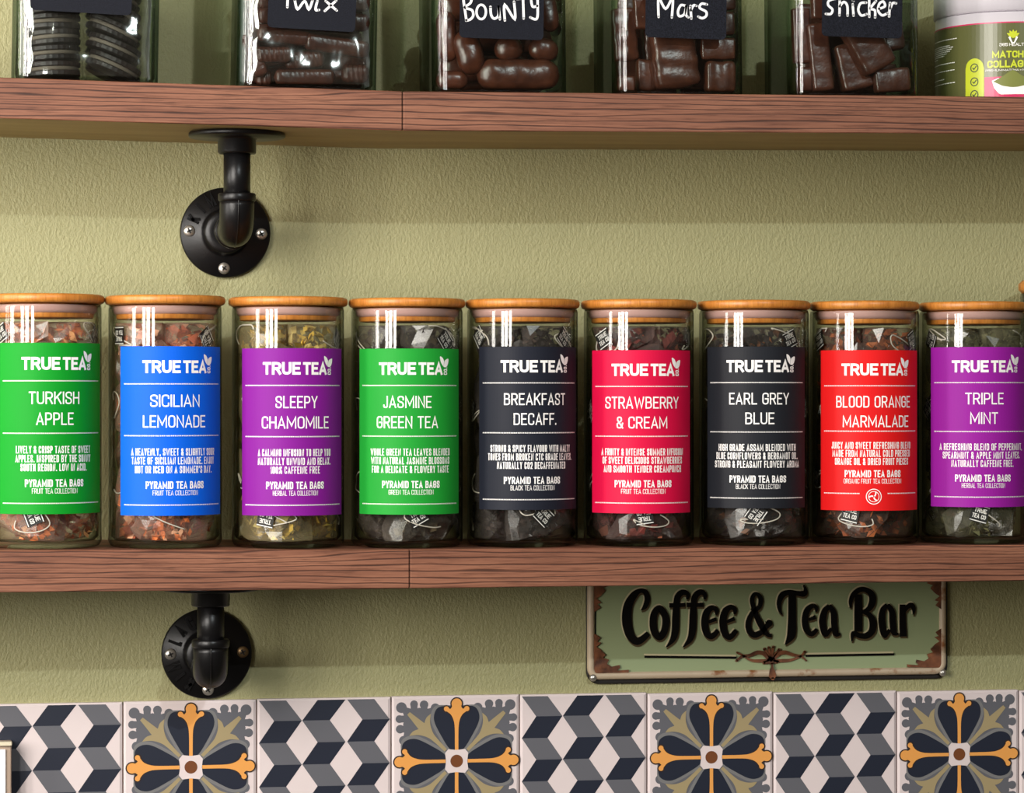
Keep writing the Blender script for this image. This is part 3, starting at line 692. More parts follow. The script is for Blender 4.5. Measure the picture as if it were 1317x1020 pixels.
for ji, (root, jx, jz) in enumerate(jar_roots):
    rng = Rng(100 + ji if ji != 8 else 231); rng.seedoff = ji * 3.1
    mf = [mat('tea_filling', rgb(*c), .75) for c in FILL[ji]]
    mp = film_mat('tea_bag_mesh', rgb(*POUCH[ji]), .15, .25, .06)
    protos = []; RAD = .0272
    flavour, cname = JARS[ji][8], JARS[ji][7]
    cnt = 0; rzj = root.rotation_euler.z; RJ = Matrix.Rotation(rzj, 4, 'Z'); MJ = Matrix.Translation((jx, JY, jz)) @ RJ
    spots = []
    for layer in range(6):
        z = .0265 + layer * .0312
        a0 = math.radians(-90) + rng.uniform(-.35, .35) + (1.047 if layer % 2 else 0)
        for k in range(3):
            a = a0 + k * 2.094; rr = .0215
            spots.append((layer, Vector((rr * math.cos(a), rr * math.sin(a), z + rng.uniform(-.002, .002)))))
    def squash(mb, M, me_i, gap, drop=0):
        """press a bag's points against its neighbours, the glass, the bottom and the top"""
        Mi = M.inverted(); c0 = spots[me_i][1]; out = []
        for v in mb.v:
            p = M @ Vector(v); p.z -= drop
            for _ in range(4):
                for j, (_l, c1) in enumerate(spots):
                    if j == me_i: continue
                    d = c1 - c0; L = d.length
                    if L > .075: continue
                    d /= L; q = (p - c0).dot(d); lim = L / 2 - gap
                    if q > lim: p = p - d * (q - lim)
                r = math.hypot(p.x, p.y)
                if r > .0432 - gap: p.x *= (.0432 - gap) / r; p.y *= (.0432 - gap) / r
            p.z = min(max(p.z, .0056 + gap), .1925 - gap); out.append(tuple(Mi @ p))
        mb.v = out; return mb
    for i_, (layer, Lc) in enumerate(spots):
        rot = (rng.uniform(0, 6.28), rng.uniform(0, 6.28), rng.uniform(0, 6.28))
        lb = 'pyramid tea bag of %s inside the %s %s jar' % (WHAT[ji], cname, flavour)
        b = thing('tea_bag', MJ @ Lc, lb, 'tea bag', 'tea bags in the %s jar' % flavour, rot)
        MB_ = Matrix.Translation(MJ @ Lc) @ b.rotation_euler.to_matrix().to_4x4(); BJ = MJ.inverted() @ MB_; MBi = BJ.inverted()
        squash(pouch_mesh(rng, RAD * 1.7), BJ, i_, .0004).build('mesh_pouch', mp, b)
        fl = squash(flake_mesh(rng, 95, .0058, .0115), BJ, i_, .0012, .007 if i_ > 2 else .003).build('tea_filling', mf, b); fl['kind'] = 'stuff'
        if Lc.y > .006: continue
        # the tag sits against the glass where the photo shows tags: above and below the label and beside it
        end = None; cnt += 1; ba = math.atan2(Lc.x, -Lc.y); zc = min(max(Lc.z, .0195), .181)
        if rng.random() < (.85 if layer in (0, 5) else .6):
            ta = ba * 1.1 + rng.uniform(-.2, .2); tz_ = zc + rng.uniform(-.002, .002); rt = .0441
            MT = Matrix.Rotation(ta, 4, 'Z') @ Matrix.Translation((0, -rt, tz_)) @ Matrix.Rotation(rng.uniform(-1.3, 1.3) + (3.14 if rng.random() < .4 else 0), 4, 'Y')
            if tagm is None: tg = tag_mesh().build('paper_tag', M_tagb, b); pr = tag_print().build('tag_print', M_white, tg); tagm = (tg, pr)
            else:
                tg = tagm[0].copy(); COL.objects.link(tg); tg.parent = b; pr = tagm[1].copy(); COL.objects.link(pr); pr.parent = tg
            tg.matrix_local = MBi @ MT; end = (MT @ Vector((0, 0, .0082))).copy()
        sp = []
        for q in string_path(rng, ba, zc, end):
            r = math.hypot(q[0], q[1]); k = min(max(r, .0438), .0449) / r; sp.append(MBi @ Vector((q[0] * k, q[1] * k, min(max(q[2], .0075), .1915))))
        mbs = MB(); mbs.tube(sp, .0006, 6); mbs.build('string', M_string, b)

# ------------------------------------------------------------------ square chocolate jars
def rr_pts(hw, hd, r, n=8):
    out = []
    for cx, cy, a0 in ((hw - r, hd - r, 0), (-hw + r, hd - r, 90), (-hw + r, -hd + r, 180), (hw - r, -hd + r, 270)):
        for k in range(n + 1):
            a = math.radians(a0 + 90 * k / n); out.append((cx + r * math.cos(a), cy + r * math.sin(a)))
    return out
def sq_loft(mb, rings, mat=0):
    n = len(rings[0][0]); vs = []
    for pts, z in rings: vs += [(x, y, z) for x, y in pts]
    fs = [(i * n + k, i * n + (k + 1) % n, (i + 1) * n + (k + 1) % n, (i + 1) * n + k) for i in range(len(rings) - 1) for k in range(n)]
    fs += [tuple(reversed(range(n))), tuple((len(rings) - 1) * n + k for k in range(n))]
    mb.add(vs, fs, mat, True)
SQ = [(109, 188), (395.5, 182), (645.5, 176), (876, 172), (1104, 172)]
SQY = .078
CH_TXT = {1: [[(490, -40), (487, 60)], [(440, -40), (545, -45)], [(545, 0), (570, 75), (625, 10), (660, 75), (690, 0)], [(728, 5), (715, 75), (742, 78)], [(795, 5), (885, 80)], [(880, 0), (790, 85)], [(735, -35), (737, -30)]],
 2: [[(352, -40), (380, 160)], [(352, -40), (415, -30), (415, 20), (368, 58), (425, 80), (435, 125), (410, 155), (378, 163)], 'O500,95,38,58', [(575, 55), (580, 120), (605, 150), (638, 125), (640, 55)], [(640, 55), (650, 155)], [(690, 165), (690, 40), (770, 155), (765, 15)], [(838, -10), (842, 150)], [(790, -8), (890, -14)], [(902, -5), (915, 55), (952, 50)], [(955, -8), (955, 120), (940, 158), (895, 142)]],
 3: [[(488, 135), (490, -15), (545, 70), (602, -15), (595, 140)], [(710, 50), (670, 42), (645, 90), (655, 130), (695, 115), (712, 50)], [(712, 50), (710, 120), (728, 140)], [(752, 150), (745, 48)], [(748, 85), (770, 45), (793, 48)], [(878, 38), (835, 32), (820, 65), (870, 95), (872, 130), (840, 148), (808, 135)]],
 4: [[(470, -12), (420, 5), (415, 40), (448, 75), (435, 110), (395, 110)], [(505, 122), (508, -5)], [(508, 50), (540, 15), (568, 45), (570, 125)], [(612, 35), (618, 125)], [(614, 5), (616, 8)], [(720, 22), (675, 28), (657, 80), (680, 124), (722, 115)], [(745, -12), (745, 135)], [(800, 10), (755, 68), (790, 85), (792, 142)], [(825, 72), (872, 52), (858, 14), (825, 35), (818, 90), (850, 125), (892, 108)], [(905, 135), (913, 25)], [(915, 70), (935, 28), (962, 30)]]}
CH_SC = {1: (290, 6.27), 2: (540, 6.27), 3: (770, 6.27), 4: (1000, 6.27)}
BRD = [(38, 168, 15), (343, 456, 37), (592, 700, 49), (831, 935, 48.5), (1058, 1161, 47)]
SQL = ['square glass jar of dark sandwich biscuits, leftmost on the upper shelf', 'square glass jar of ridged chocolate fingers above the upper pipe bracket', 'square glass jar of rounded chocolate bars, middle one on the upper shelf',
       'square glass jar of flat swirl-topped chocolate bars, fourth on the upper shelf', 'square glass jar of chunky nutty chocolate bars beside the white-lidded tub']
sq_info = []
for i, (cpx, wpx) in enumerate(SQ):
    P = at(cpx, 110, .02); hw = wpx * depth(P.x, .02) / FPX / 2; z0 = zU(P.x)
    tilt = math.atan2(zU(P.x + .05) - zU(P.x - .05), .1)
    root = thing('chocolate_jar', (P.x, .02 + hw, z0), SQL[i], 'jar', 'square chocolate jars on the upper shelf', rot=(0, -tilt, 0))
    sq_info.append((P.x, .02 + hw, z0, hw))
    th, H = .003, .185; r = .017
    rings = [(rr_pts(hw - .003, hw - .003, r - .003), 0), (rr_pts(hw - .0008, hw - .0008, r - .001), .0012), (rr_pts(hw, hw, r), .004), (rr_pts(hw, hw, r), .09), (rr_pts(hw, hw, r), H), (rr_pts(hw - th, hw - th, r - th), H), (rr_pts(hw - th, hw - th, r - th), .09), (rr_pts(hw - th, hw - th, r - th), .008), (rr_pts(hw - th - .004, hw - th - .004, r - th - .003), .0052)]
    mb = MB(); sq_loft(mb, rings); mb.build('glass_body', M_sqglass, root)
    mb = MB(); mb.lathe([(0, H + .0008), (hw * .80, H + .0008), (hw * .84, H + .003), (hw * .84, H + .016), (hw * .80, H + .019), (0, H + .019)], 56, cap=False); mb.build('lid', mat('jar_lid_steel', rgb(150, 150, 150), .3, .8), root)
    # chalkboard sticker
    x0, x1, yb = BRD[i]; YF = .0197
    a, b = at(x0, yb, YF), at(x1, yb, YF); bw, bh = (b.x - a.x) / 2, (b.x - a.x) * .62
    mb = MB(); pts = [(x, y) for x, y in rr_pts(bw, bh / 2, .004, 5)]
    cx = (a.x + b.x) / 2 - P.x; cz = a.z + bh / 2 - z0; cy = YF - (.02 + hw)
    sl = math.radians(1.2)
    def fnb(x, y, h): return (cx + x * math.cos(sl) + y * math.sin(sl), cy - h, cz - x * math.sin(sl) + y * math.cos(sl))
    mb.prism(pts, fnb, .0005)
    bd = mb.build('chalk_label', M_board, root); bd['label'] = 'black chalkboard label' + (' with handwritten name' if i else '')
    if i:
        mb = MB(); ox, s = CH_SC[i]
        def fnc(x, y, h):
            q = at(ox + x / s, y / s, YF - .0008); return (q.x - P.x, q.y - (.02 + hw) - h, q.z - z0)
        for st in CH_TXT[i]:
            if isinstance(st, str):
                a1, b1, c1, d1 = (float(v) for v in st[1:].split(','))
                add_ribbon(mb, [(a1 + c1 * math.cos(k * .2617), b1 + d1 * math.sin(k * .2617), 19) for k in range(24)], fnc, closed=True)
            else:
                pp = smooth_line([(x, y, 20) for x, y in st], 5); add_ribbon(mb, pp, fnc, caps=True)
        mb.build('chalk_handwriting', M_chalk, bd)

# ---- chocolates
M_ch = [choc_mat('dark_biscuit', rgb(24, 18, 18), rgb(44, 35, 34), .45), choc_mat('ridged_milk_chocolate', rgb(54, 27, 20), rgb(80, 42, 31), .28), choc_mat('milk_chocolate', rgb(58, 28, 18), rgb(82, 43, 28), .28),
        choc_mat('smooth_milk_chocolate', rgb(60, 30, 20), rgb(84, 45, 30), .3), choc_mat('nutty_milk_chocolate', rgb(58, 30, 22), rgb(82, 46, 34), .3)]
M_cream = mat('biscuit_cream', rgb(112, 102, 90), .7)
def bar_mesh(L, Wd, D, kind, seed):
    """a chocolate bar along local x, width along z, depth along y"""
    mb = MB(); nx, nc = 30, 24; vs = []
    ex = {'finger': .55, 'round': .75, 'flat': .32, 'nut': .34}[kind]
    for i in range(nx + 1):
        u = -1 + 2 * i / nx; x = u * L / 2
        endr = {'finger': .35, 'round': .55, 'flat': .16, 'nut': .16}[kind] * min(Wd, L)
        dd = max(0, abs(x) - (L / 2 - endr)) / endr; sc_ = math.sqrt(max(0, 1 - dd * dd)) if kind in ('finger', 'round') else (max(0, 1 - dd ** 3.2)) ** .4
        sc_ = max(sc_, .02)
        for k in range(nc):
            a = 2 * math.pi * k / nc; c, s = math.cos(a), math.sin(a)
            yy = math.copysign(abs(c) ** ex, c) * D / 2 * sc_; zz = math.copysign(abs(s) ** ex, s) * Wd / 2 * sc_
            q = 1
            if kind == 'finger': q += .045 * math.sin(x * 1500 + 1.2 * zz * 200)
            if kind == 'flat': q += .05 * math.sin(x * 420 + math.sin(zz * 300) * 1.4) * (1 if yy < 0 else .2)
            if kind == 'round': q += .035 * math.sin(x * 260 + zz * 160)
            if kind == 'nut': q += .06 * noise.noise(Vector((x * 130, yy * 130, zz * 130 + seed)))
            q += .03 * noise.noise(Vector((x * 60 + seed, yy * 90, zz * 90)))
            vs.append((x, yy * q, zz * (q * .5 + .5)))
    fs = [(i * nc + k, i * nc + (k + 1) % nc, (i + 1) * nc + (k + 1) % nc, (i + 1) * nc + k) for i in range(nx) for k in range(nc)]
    fs += [tuple(reversed(range(nc))), tuple(nx * nc + k for k in range(nc))]
    mb.add(vs, fs, 0, True)
    return mb
def put_bar(ji, x0, y0, x1, y1, wpx, Yc, kind, lab, grp, dep=.8):
    ox = {0: 0, 1: 290, 2: 540, 3: 770, 4: 1000}[ji]; s = 6.27 if ji else 5.99
    a = at(ox + x0 / s, y0 / s, Yc); b = at(ox + x1 / s, y1 / s, Yc)
    jx, jy, jz, hw = sq_info[ji]; lim = hw - .0045
    for p in (a, b): p.x = min(max(p.x, jx - lim), jx + lim)
    d = b - a; L = d.length; Wd = wpx / s * depth(a.x, Yc) / FPX
    c = (a + b) / 2; ang = math.atan2(d.z, d.x)
    ext = abs(math.sin(ang)) * L / 2 + abs(math.cos(ang)) * Wd / 2
    if c.z - ext < jz + .0062: c.z = jz + .0062 + ext
    hx = min(abs(math.cos(ang)) * L / 2 + abs(math.sin(ang)) * Wd / 2, lim - .001); c.x = min(max(c.x, jx - lim + hx), jx + lim - hx)
    dy = Wd * dep / 2 * 1.05; c.y = min(max(c.y, jy - lim + dy), jy + lim - dy)
    o = bar_mesh(L, Wd, Wd * dep, kind, random.random() * 50).build('chocolate_bar', M_ch[ji], loc=c)
    o.rotation_euler = (0, -ang, 0)
    return tag(o, lab, 'chocolate', grp)
# biscuits
def biscuit(loc, tilt, lab, grp, proto=[None]):
    b = thing('sandwich_biscuit', loc, lab, 'biscuit', grp, (0, tilt, 0))
    if proto[0] is None:
        mb = MB(); r = .0235
        def wafer(z0, z1):
            n = 60; rr = [r * (1 + .012 * (k % 2)) for k in range(n)]
            ring = lambda f, z: [(f * rr[k] * math.cos(2 * math.pi * k / n), f * rr[k] * math.sin(2 * math.pi * k / n), z) for k in range(n)]
            vs = ring(.96, z0) + ring(1, z0 + .0008) + ring(1, z1 - .0008) + ring(.96, z1)
            mb.add(vs, [(i * n + k, i * n + (k + 1) % n, (i + 1) * n + (k + 1) % n, (i + 1) * n + k) for i in range(3) for k in range(n)] + [tuple(reversed(range(n))), tuple(3 * n + k for k in range(n))], 0)
        wafer(-.0062, -.0016); w1 = mb.build('wafer', M_ch[0], b)
        mb = MB(); wafer(.0016, .0062); w2 = mb.build('wafer', M_ch[0], b)
        mb = MB(); mb.lathe([(.0222, -.0017), (.0226, 0), (.0222, .0017)], 40); w3 = mb.build('cream_filling', M_cream, b)
        proto[0] = (w1, w2, w3)
    else:
        for o in proto[0]:
            c = o.copy(); COL.objects.link(c); c.parent = b
jx, jy, jz, hw = sq_info[0]
G0 = 'dark biscuits in the leftmost square jar'
for row, Yc in enumerate((jy - .024, jy + .027)):
    for k in range(8):
        biscuit((jx - .0275, Yc, jz + .0142 + k * .0135), math.radians(-3 - 1.0 * (k % 3)), 'round dark sandwich biscuit with pale filling in the leftmost square jar', G0)
    for k in range(6):
        biscuit((jx + .0245, Yc + .002, jz + .0185 + k * .0155), math.radians(24 - 2 * (k % 2)), 'round dark sandwich biscuit with pale filling in the leftmost square jar', G0)
Y0, Y1 = .040, .066
G = ['', 'chocolate fingers in the second square jar', 'rounded chocolate bars in the middle square jar', 'flat chocolate bars in the fourth square jar', 'nutty chocolate bars in the fifth square jar']
LB = ['', 'ridged milk chocolate finger inside the second square jar', 'rounded milk chocolate bar inside the middle square jar', 'flat swirl-topped chocolate bar inside the fourth square jar', 'chunky nutty chocolate bar inside the fifth square jar']
for b in ((250, 270, 700, 320, 120, .036), (640, 330, 1180, 410, 140, .036), (240, 440, 540, 445, 130, .037), (470, 500, 800, 470, 140, .044), (390, 640, 890, 640, 125, .036), (930, 590, 1160, 600, 150, .036), (240, 630, 380, 640, 120, .05),
          (120, 260, 240, 620, 120, .040), (250, 130, 700, 120, 130, .036), (700, 150, 1180, 190, 140, .037), (250, 10, 700, 0, 130, .036), (720, 10, 1180, 30, 130, .037), (200, -130, 1150, -110, 130, .036), (130, 350, 600, 330, 140, .060), (650, 480, 1180, 500, 150, .060), (150, 600, 1100, 620, 150, .065), (180, 200, 1100, 170, 150, .062), (180, 20, 1100, 60, 150, .064), (140, 500, 700, 480, 140, .085), (150, 300, 1150, 350, 150, .09), (150, 120, 1150, 90, 150, .09), (160, 680, 1150, 660, 120, .092)):
    put_bar(1, *b, 'finger', LB[1], G[1])
for b in ((455, 620, 1150, 625, 250, .042), (350, 240, 440, 600, 220, .040), (600, 410, 830, 380, 200, .042), (880, 380, 1120, 420, 180, .042), (130, 680, 390, 680, 150, .044), (1050, -40, 1090, 260, 150, .04), (180, 90, 210, 500, 160, .046), (330, 110, 620, 150, 200, .043), (650, 140, 980, 120, 210, .043), (300, -100, 1000, -80, 210, .042),
          (150, 560, 900, 540, 230, .078), (180, 300, 1150, 330, 230, .078), (150, 60, 1100, 40, 230, .078), (300, 660, 1150, 640, 200, .105), (150, 420, 1100, 430, 230, .108)):
    put_bar(2, *b, 'round', LB[2], G[2])
for b in ((545, -60, 640, 745, 355, .043), (815, 395, 1115, 395, 175, .042), (850, 620, 1140, 625, 250, .042), (300, 610, 455, 610, 260, .058), (860, 200, 1110, 190, 190, .043), (1060, -90, 1075, 90, 160, .042), (150, 690, 290, 690, 120, .044), (350, -80, 370, 240, 160, .062), (160, 60, 200, 500, 200, .07),
          (500, 40, 520, 720, 330, .085), (900, 60, 940, 720, 330, .085), (250, 300, 280, 720, 250, .105)):
    put_bar(3, *b, 'flat', LB[3], G[3], .55)
for b in ((310, 190, 370, 750, 170, .044), (560, 360, 650, 750, 260, .050), (590, 120, 830, 570, 290, .040), (780, 665, 1095, 640, 190, .042), (160, 640, 270, 640, 200, .05), (180, 60, 200, 520, 150, .05), (880, 120, 920, 420, 250, .062), (350, -80, 360, 160, 170, .042), (480, -60, 900, -40, 260, .042), (430, 180, 470, 520, 220, .07),
          (300, 200, 320, 720, 280, .09), (620, 200, 660, 720, 300, .09), (900, 520, 920, 720, 260, .085)):
    put_bar(4, *b, 'nut', LB[4], G[4], .62)
# the back of each jar is packed too
rng = random.Random(21)
for ji, kind, wpx, dep in ((1, 'finger', 150, .8), (2, 'round', 215, .6), (3, 'flat', 300, .4), (4, 'nut', 250, .45)):
    rows = {1: 6, 2: 4, 3: 3, 4: 3}[ji]; yy = sq_info[ji][1]
    for r_i in range(rows):
        py = 700 - r_i * (wpx * 1.03) - wpx * .1
        for c_i in range(2 if ji != 4 else 1):
            xa = 150 + c_i * 500; put_bar(ji, xa, py, xa + (480 if ji != 4 else 760), py + rng.uniform(-25, 25), wpx, yy + (.036 if ji != 1 else .041), kind, LB[ji], G[ji], dep)
# crumpled clear bags round the contents of the first two jars
M_film = film_mat('clear_plastic_film', (.8, .8, .85, 1), -.04, .09, .20)
for ji, lab in ((0, 'crumpled clear plastic bag around the biscuits in the leftmost square jar'), (1, 'crumpled clear plastic bag around the chocolate fingers in the second square jar')):
    jx, jy, jz, hw = sq_info[ji]; mb = MB(); hb = hw - .0055; nz, npt = 26, 0; rings = []
    base = rr_pts(hb, hb, .012, 5)
    dense = []
    for k in range(len(base)):
        p, q = base[k], base[(k + 1) % len(base)]; m = max(1, int(math.hypot(q[0] - p[0], q[1] - p[1]) / .004))
        dense += [(p[0] + (q[0] - p[0]) * j / m, p[1] + (q[1] - p[1]) * j / m) for j in range(m)]
    vs = []; n = len(dense)
    for i in range(nz):
        z = .007 + i * .0055
        for x, y in dense:
            q = noise.noise(Vector((x * 45, y * 45, z * 55 + ji * 9))) + .5 * noise.noise(Vector((x * 110, y * 110, z * 130)))
            f = 1 - .040 * max(.03, q + .75); vs.append((x * f, y * f, z))
    fs = [(i * n + k, i * n + (k + 1) % n, (i + 1) * n + (k + 1) % n, (i + 1) * n + k) for i in range(nz - 1) for k in range(n)]
    mb.add(vs, fs, 0, True); pb = tag(mb.build('plastic_bag', M_film, loc=(jx, jy, jz + .0006)), lab, 'bag'); pb.rotation_euler.y = -math.atan2(zU(jx + .05) - zU(jx - .05), .1)

# ------------------------------------------------------------------ white-lidded powder tub
P = at(1300, 120, .09); TR = .0690; z0 = zU(P.x) + .0002
root = thing('powder_tub', (P.x, .09, z0), 'white-lidded tub with olive label and powder bowl picture at the shelf end', 'tub')
d = Vector((CX - P.x, CY - .09)); root.rotation_euler.z = math.atan2(d.x, -d.y)
tdp = depth(P.x, .09); tl = tdp - TR
def tz(py): return Z0 + (HZ - py) * tl / FPX - z0
M_tub = mat('white_plastic', rgb(206, 200, 206), .3)
zs = tz(13)
mb = MB(); mb.lathe([(0, 0), (TR - .003, 0), (TR - .0006, .0015), (TR - .0006, zs - .0008), (TR - .004, zs - .0004), (0, zs - .0004)], 96, cap=False); mb.build('tub_body', M_tub, root)
mb = MB(); n = 180; vs = []
prof = [(TR - .002, zs), (TR + .0006, zs + .001), (TR + .0006, zs + .026), (TR - .002, zs + .029)]
for j, (rr, z) in enumerate(prof):
    for k in range(n):
        a = 2 * math.pi * k / n; q = rr + (.0003 if k % 2 and j in (1, 2) else 0); vs.append((q * math.cos(a), q * math.sin(a), z))
mb.add(vs, [(i * n + k, i * n + (k + 1) % n, (i + 1) * n + (k + 1) % n, (i + 1) * n + k) for i in range(3) for k in range(n)] + [tuple(reversed(range(n))), tuple(3 * n + k for k in range(n))], 0, True)
mb.build('screw_lid', M_tub, root)
Rp = TR * FPX / tdp
def tang(px): return math.asin(max(-.99, min(.99, (px - 1300) / Rp)))
def tw_(lift): return lambda a, z, h: (math.sin(a) * (TR + lift + h), -math.cos(a) * (TR + lift + h), z)
TC = [mat('tub_label_olive', rgb(92, 94, 54), .3), mat('tub_label_magenta', rgb(206, 40, 96), .35), mat('tub_label_yellow', rgb(190, 200, 40), .35), mat('tub_label_white', rgb(240, 238, 230), .4), mat('tub_powder_green', rgb(112, 118, 44), .5), mat('tub_dark_print', rgb(60, 70, 40), .5)]
def patch(mb, px0, px1, za, zb_, lift, m, n=16):
    A, B = (tang(px0) if isinstance(px0, (int, float)) else px0[0]), (tang(px1) if isinstance(px1, (int, float)) else px1[0])
    vs = []
    for k in range(n + 1):
        a = A + (B - A) * k / n; vs += [tw_(lift)(a, za, 0), tw_(lift)(a, zb_, 0)]
    mb.add(vs, [(2 * k, 2 * k + 2, 2 * k + 3, 2 * k + 1) for k in range(n)], m)
mb = MB(); zlt = tz(29)
patch(mb, (-2.6,), (2.6,), .0012, zlt, 0, 0, 90); patch(mb, (-2.6,), (2.6,), zlt, zlt + .0011, .0001, 1, 90)
tl_ = mb.build('wrap_label', TC, root)
mb = MB()
patch(mb, 1267.5, 1360, .0012, tz(98), .0002, 1)
# badge strip with rounded top
def sliced(poly, lift, m, n=18):
    xs = [p[0] for p in poly]; lo, hi = min(xs), max(xs); cols = []
    for i in range(n + 1):
        x = lo + (hi - lo) * (i + .002 if i == 0 else (i - .002 if i == n else i)) / n; zs_ = []
        for (xa, za), (xb, zb2) in zip(poly, poly[1:] + poly[:1]):
            if (xa - x) * (xb - x) <= 0 and xa != xb: zs_.append(za + (zb2 - za) * (x - xa) / (xb - xa))
        cols.append((x, min(zs_), max(zs_)))
    mb.add([tw_(lift)(x / TR, z, 0) for x, a_, b_ in cols for z in (a_, b_)], [(2 * k, 2 * k + 2, 2 * k + 3, 2 * k + 1) for k in range(n)], m)
pl = []
a0, a1 = tang(1244), tang(1267); cz = tz(86); hwid = (a1 - a0) / 2 * TR
pts = [(a0, .0012)] + [((a0 + a1) / 2 - math.cos(t) * (a1 - a0) / 2, cz + math.sin(t) * hwid) for t in [math.pi * k / 12 for k in range(13)]] + [(a1, .0012)]
sliced([(a * TR, z) for a, z in pts], .0003, 2)
for py in (85, 103, 119.5):
    c = (a0 + a1) / 2; z = tz(py)
    add_ribbon(mb, [(c * TR + .0036 * math.cos(k * .35), z + .0036 * math.sin(k * .35), .0009) for k in range(18)], lambda x, y, h: tw_(.0005)(x / TR, y, h), 5, closed=True)
    add_ribbon(mb, [(c * TR - .0018, z + .0002, .0009), (c * TR - .0004, z - .0013, .0009), (c * TR + .002, z + .0016, .0009)], lambda x, y, h: tw_(.0005)(x / TR, y, h), 5)
# bowl of powder picture
bz = tz(103); bc = tang(1302.5); bwid = .0185
bowl = [(-bwid, 0), (-bwid * .92, -.006), (-bwid * .62, -.0125), (bwid * .62, -.0125), (bwid * .92, -.006), (bwid, 0), (bwid * .7, .0022), (-bwid * .7, .0022)]
zmin = .0014
sliced([(bc * TR + x, max(zmin, bz + y)) for x, y in bowl], .0004, 3)
pw = smooth_line([(-bwid * .93, -.0008), (-bwid * .5, .0035), (-.0015, .0085), (.0015, .0085), (bwid * .5, .0035), (bwid * .93, -.0008), (bwid * .5, -.0048), (0, -.0062), (-bwid * .5, -.0048)], 4)
sliced([(bc * TR + x, bz + y) for x, y in pw], .0005, 4)
# plant emblem
ec = tang(1303); ez = tz(47)
for k in range(5):
    a = math.radians(90 + (k - 2) * 30); add_ribbon(mb, smooth_line([(ec * TR, ez - .001, .0010), (ec * TR + .003 * math.cos(a), ez + .003 * math.sin(a), .0028), (ec * TR + .0062 * math.cos(a), ez + .0062 * math.sin(a), .0005)], 3), lambda x, y, h: tw_(.0003)(x / TR, y, h), 2)
add_ribbon(mb, [(ec * TR - .0035, ez, .0018), (ec * TR - .001, ez - .0055, .0012), (ec * TR + .001, ez - .0055, .0012), (ec * TR + .0035, ez, .0018)], lambda x, y, h: tw_(.0004)(x / TR, y, h), 3)
mb.build('label_pictures', TC, tl_)
mb = MB()
def TT(txt, p0, p1, yt, yb, wt, m, gap=.08, off=None):
    A = tang(p0) * TR; B = A + off if off else tang(p1) * TR
    add_text(mb, txt, A, B, tz(yb), tz(yt), lambda x, y, h: tw_(.0004)(x / TR, y, h), wt, gap, m)
TT('MATCHA', 1277, 0, 65, 74, .22, 2, .06, off=.0335); TT('COLLAGEN', 1271, 0, 77, 86.5, .22, 2, .06, off=.043)
TT('365 HEALTH', 1286, 1320, 55, 59, .16, 3)
TT('PREMIUM MATCHA + MARINE', 1269, 0, 88.5, 91, .16, 3, .08, off=.045)
rng = random.Random(4)
for py, n_ in ((44, 1), (52, .8), (54.5, .9), (57, .85), (59.5, .8), (62, .7), (64.5, .6), (67.5, .3), (75, .95), (84.5, .95), (95, .6), (101, .95)):
    A = tang(1204); B = A + (tang(1233) - A) * n_; x = A
    while x < B:
        e = min(B, x + rng.uniform(.02, .06)); z = tz(py) + math.sin(0) ; mb.add([tw_(.0004)(x, z - .0004, 0), tw_(.0004)(e, z - .0004, 0), tw_(.0004)(e, z + .0004, 0), tw_(.0004)(x, z + .0004, 0)], [(0, 1, 2, 3)], 3); x = e + .008
mb.build('label_lettering', TC, tl_)

# ------------------------------------------------------------------ tin sign
SY = WALL - .006
c = at(987, 805, SY)
root = thing('tin_sign', (c.x, WALL, c.z), 'sage green tin sign with raised black Coffee & Tea Bar lettering', 'sign')
def sg(px, py, h=0, base=.0): q = at(px, py, SY); return (q.x - root.location.x, -.006 - base - h, q.z - root.location.z)
M_sage = mat('sage_enamel', rgb(150, 162, 122), .38); M_frame = rust_frame_mat(); M_ink = mat('black_enamel', rgb(10, 8, 7), .55, spec=.12); M_hi = mat('cream_outline_print', rgb(206, 196, 158), .45)
M_shad = mat('umber_print', rgb(82, 66, 38), .5)
M_copper = choc_mat('copper_scrollwork', rgb(70, 40, 26), rgb(136, 84, 54), .4); M_dk = mat('dark_rim', rgb(26, 20, 16), .45)
x0, x1, yt, yb = 755.5, 1219, 722, 880
def edge_y(px, y): # sign edges follow the wall
    return y
A = at(755, 881, SY); B = at(1220, 873, SY); Tt = at(987, 728, SY)
X0, X1, ZB, ZTp = A.x - root.location.x, B.x - root.location.x, (A.z + B.z) / 2 - root.location.z, Tt.z - root.location.z
cx, cz = (X0 + X1) / 2, (ZB + ZTp) / 2; hw, hh = (X1 - X0) / 2, (ZTp - ZB) / 2
mb = MB(); mb.prism([(cx + x, cz + y) for x, y in rr_pts(hw, hh, .012)], lambda x, y, h: (x, -h, y), .0035, 0); mb.build('backing_rim', M_dk, root, bevel=.001)
mb = MB(); mb.prism([(cx + x, cz + y) for x, y in rr_pts(hw - .009, hh - .009, .004)], lambda x, y, h: (x, -.0035 - h, y), .0022, 0); mb.build('panel', M_sage, root)
mb = MB()
fr = [(cx - .0010 + x, -.0048, cz + .0018 + y) for x, y in rr_pts(hw - .0048, hh - .0062, .0075)]
fr.append(fr[0]); mb.tube(fr + [fr[1]], .0036, 12, cap=False); mb.build('beaded_frame', M_frame, root)
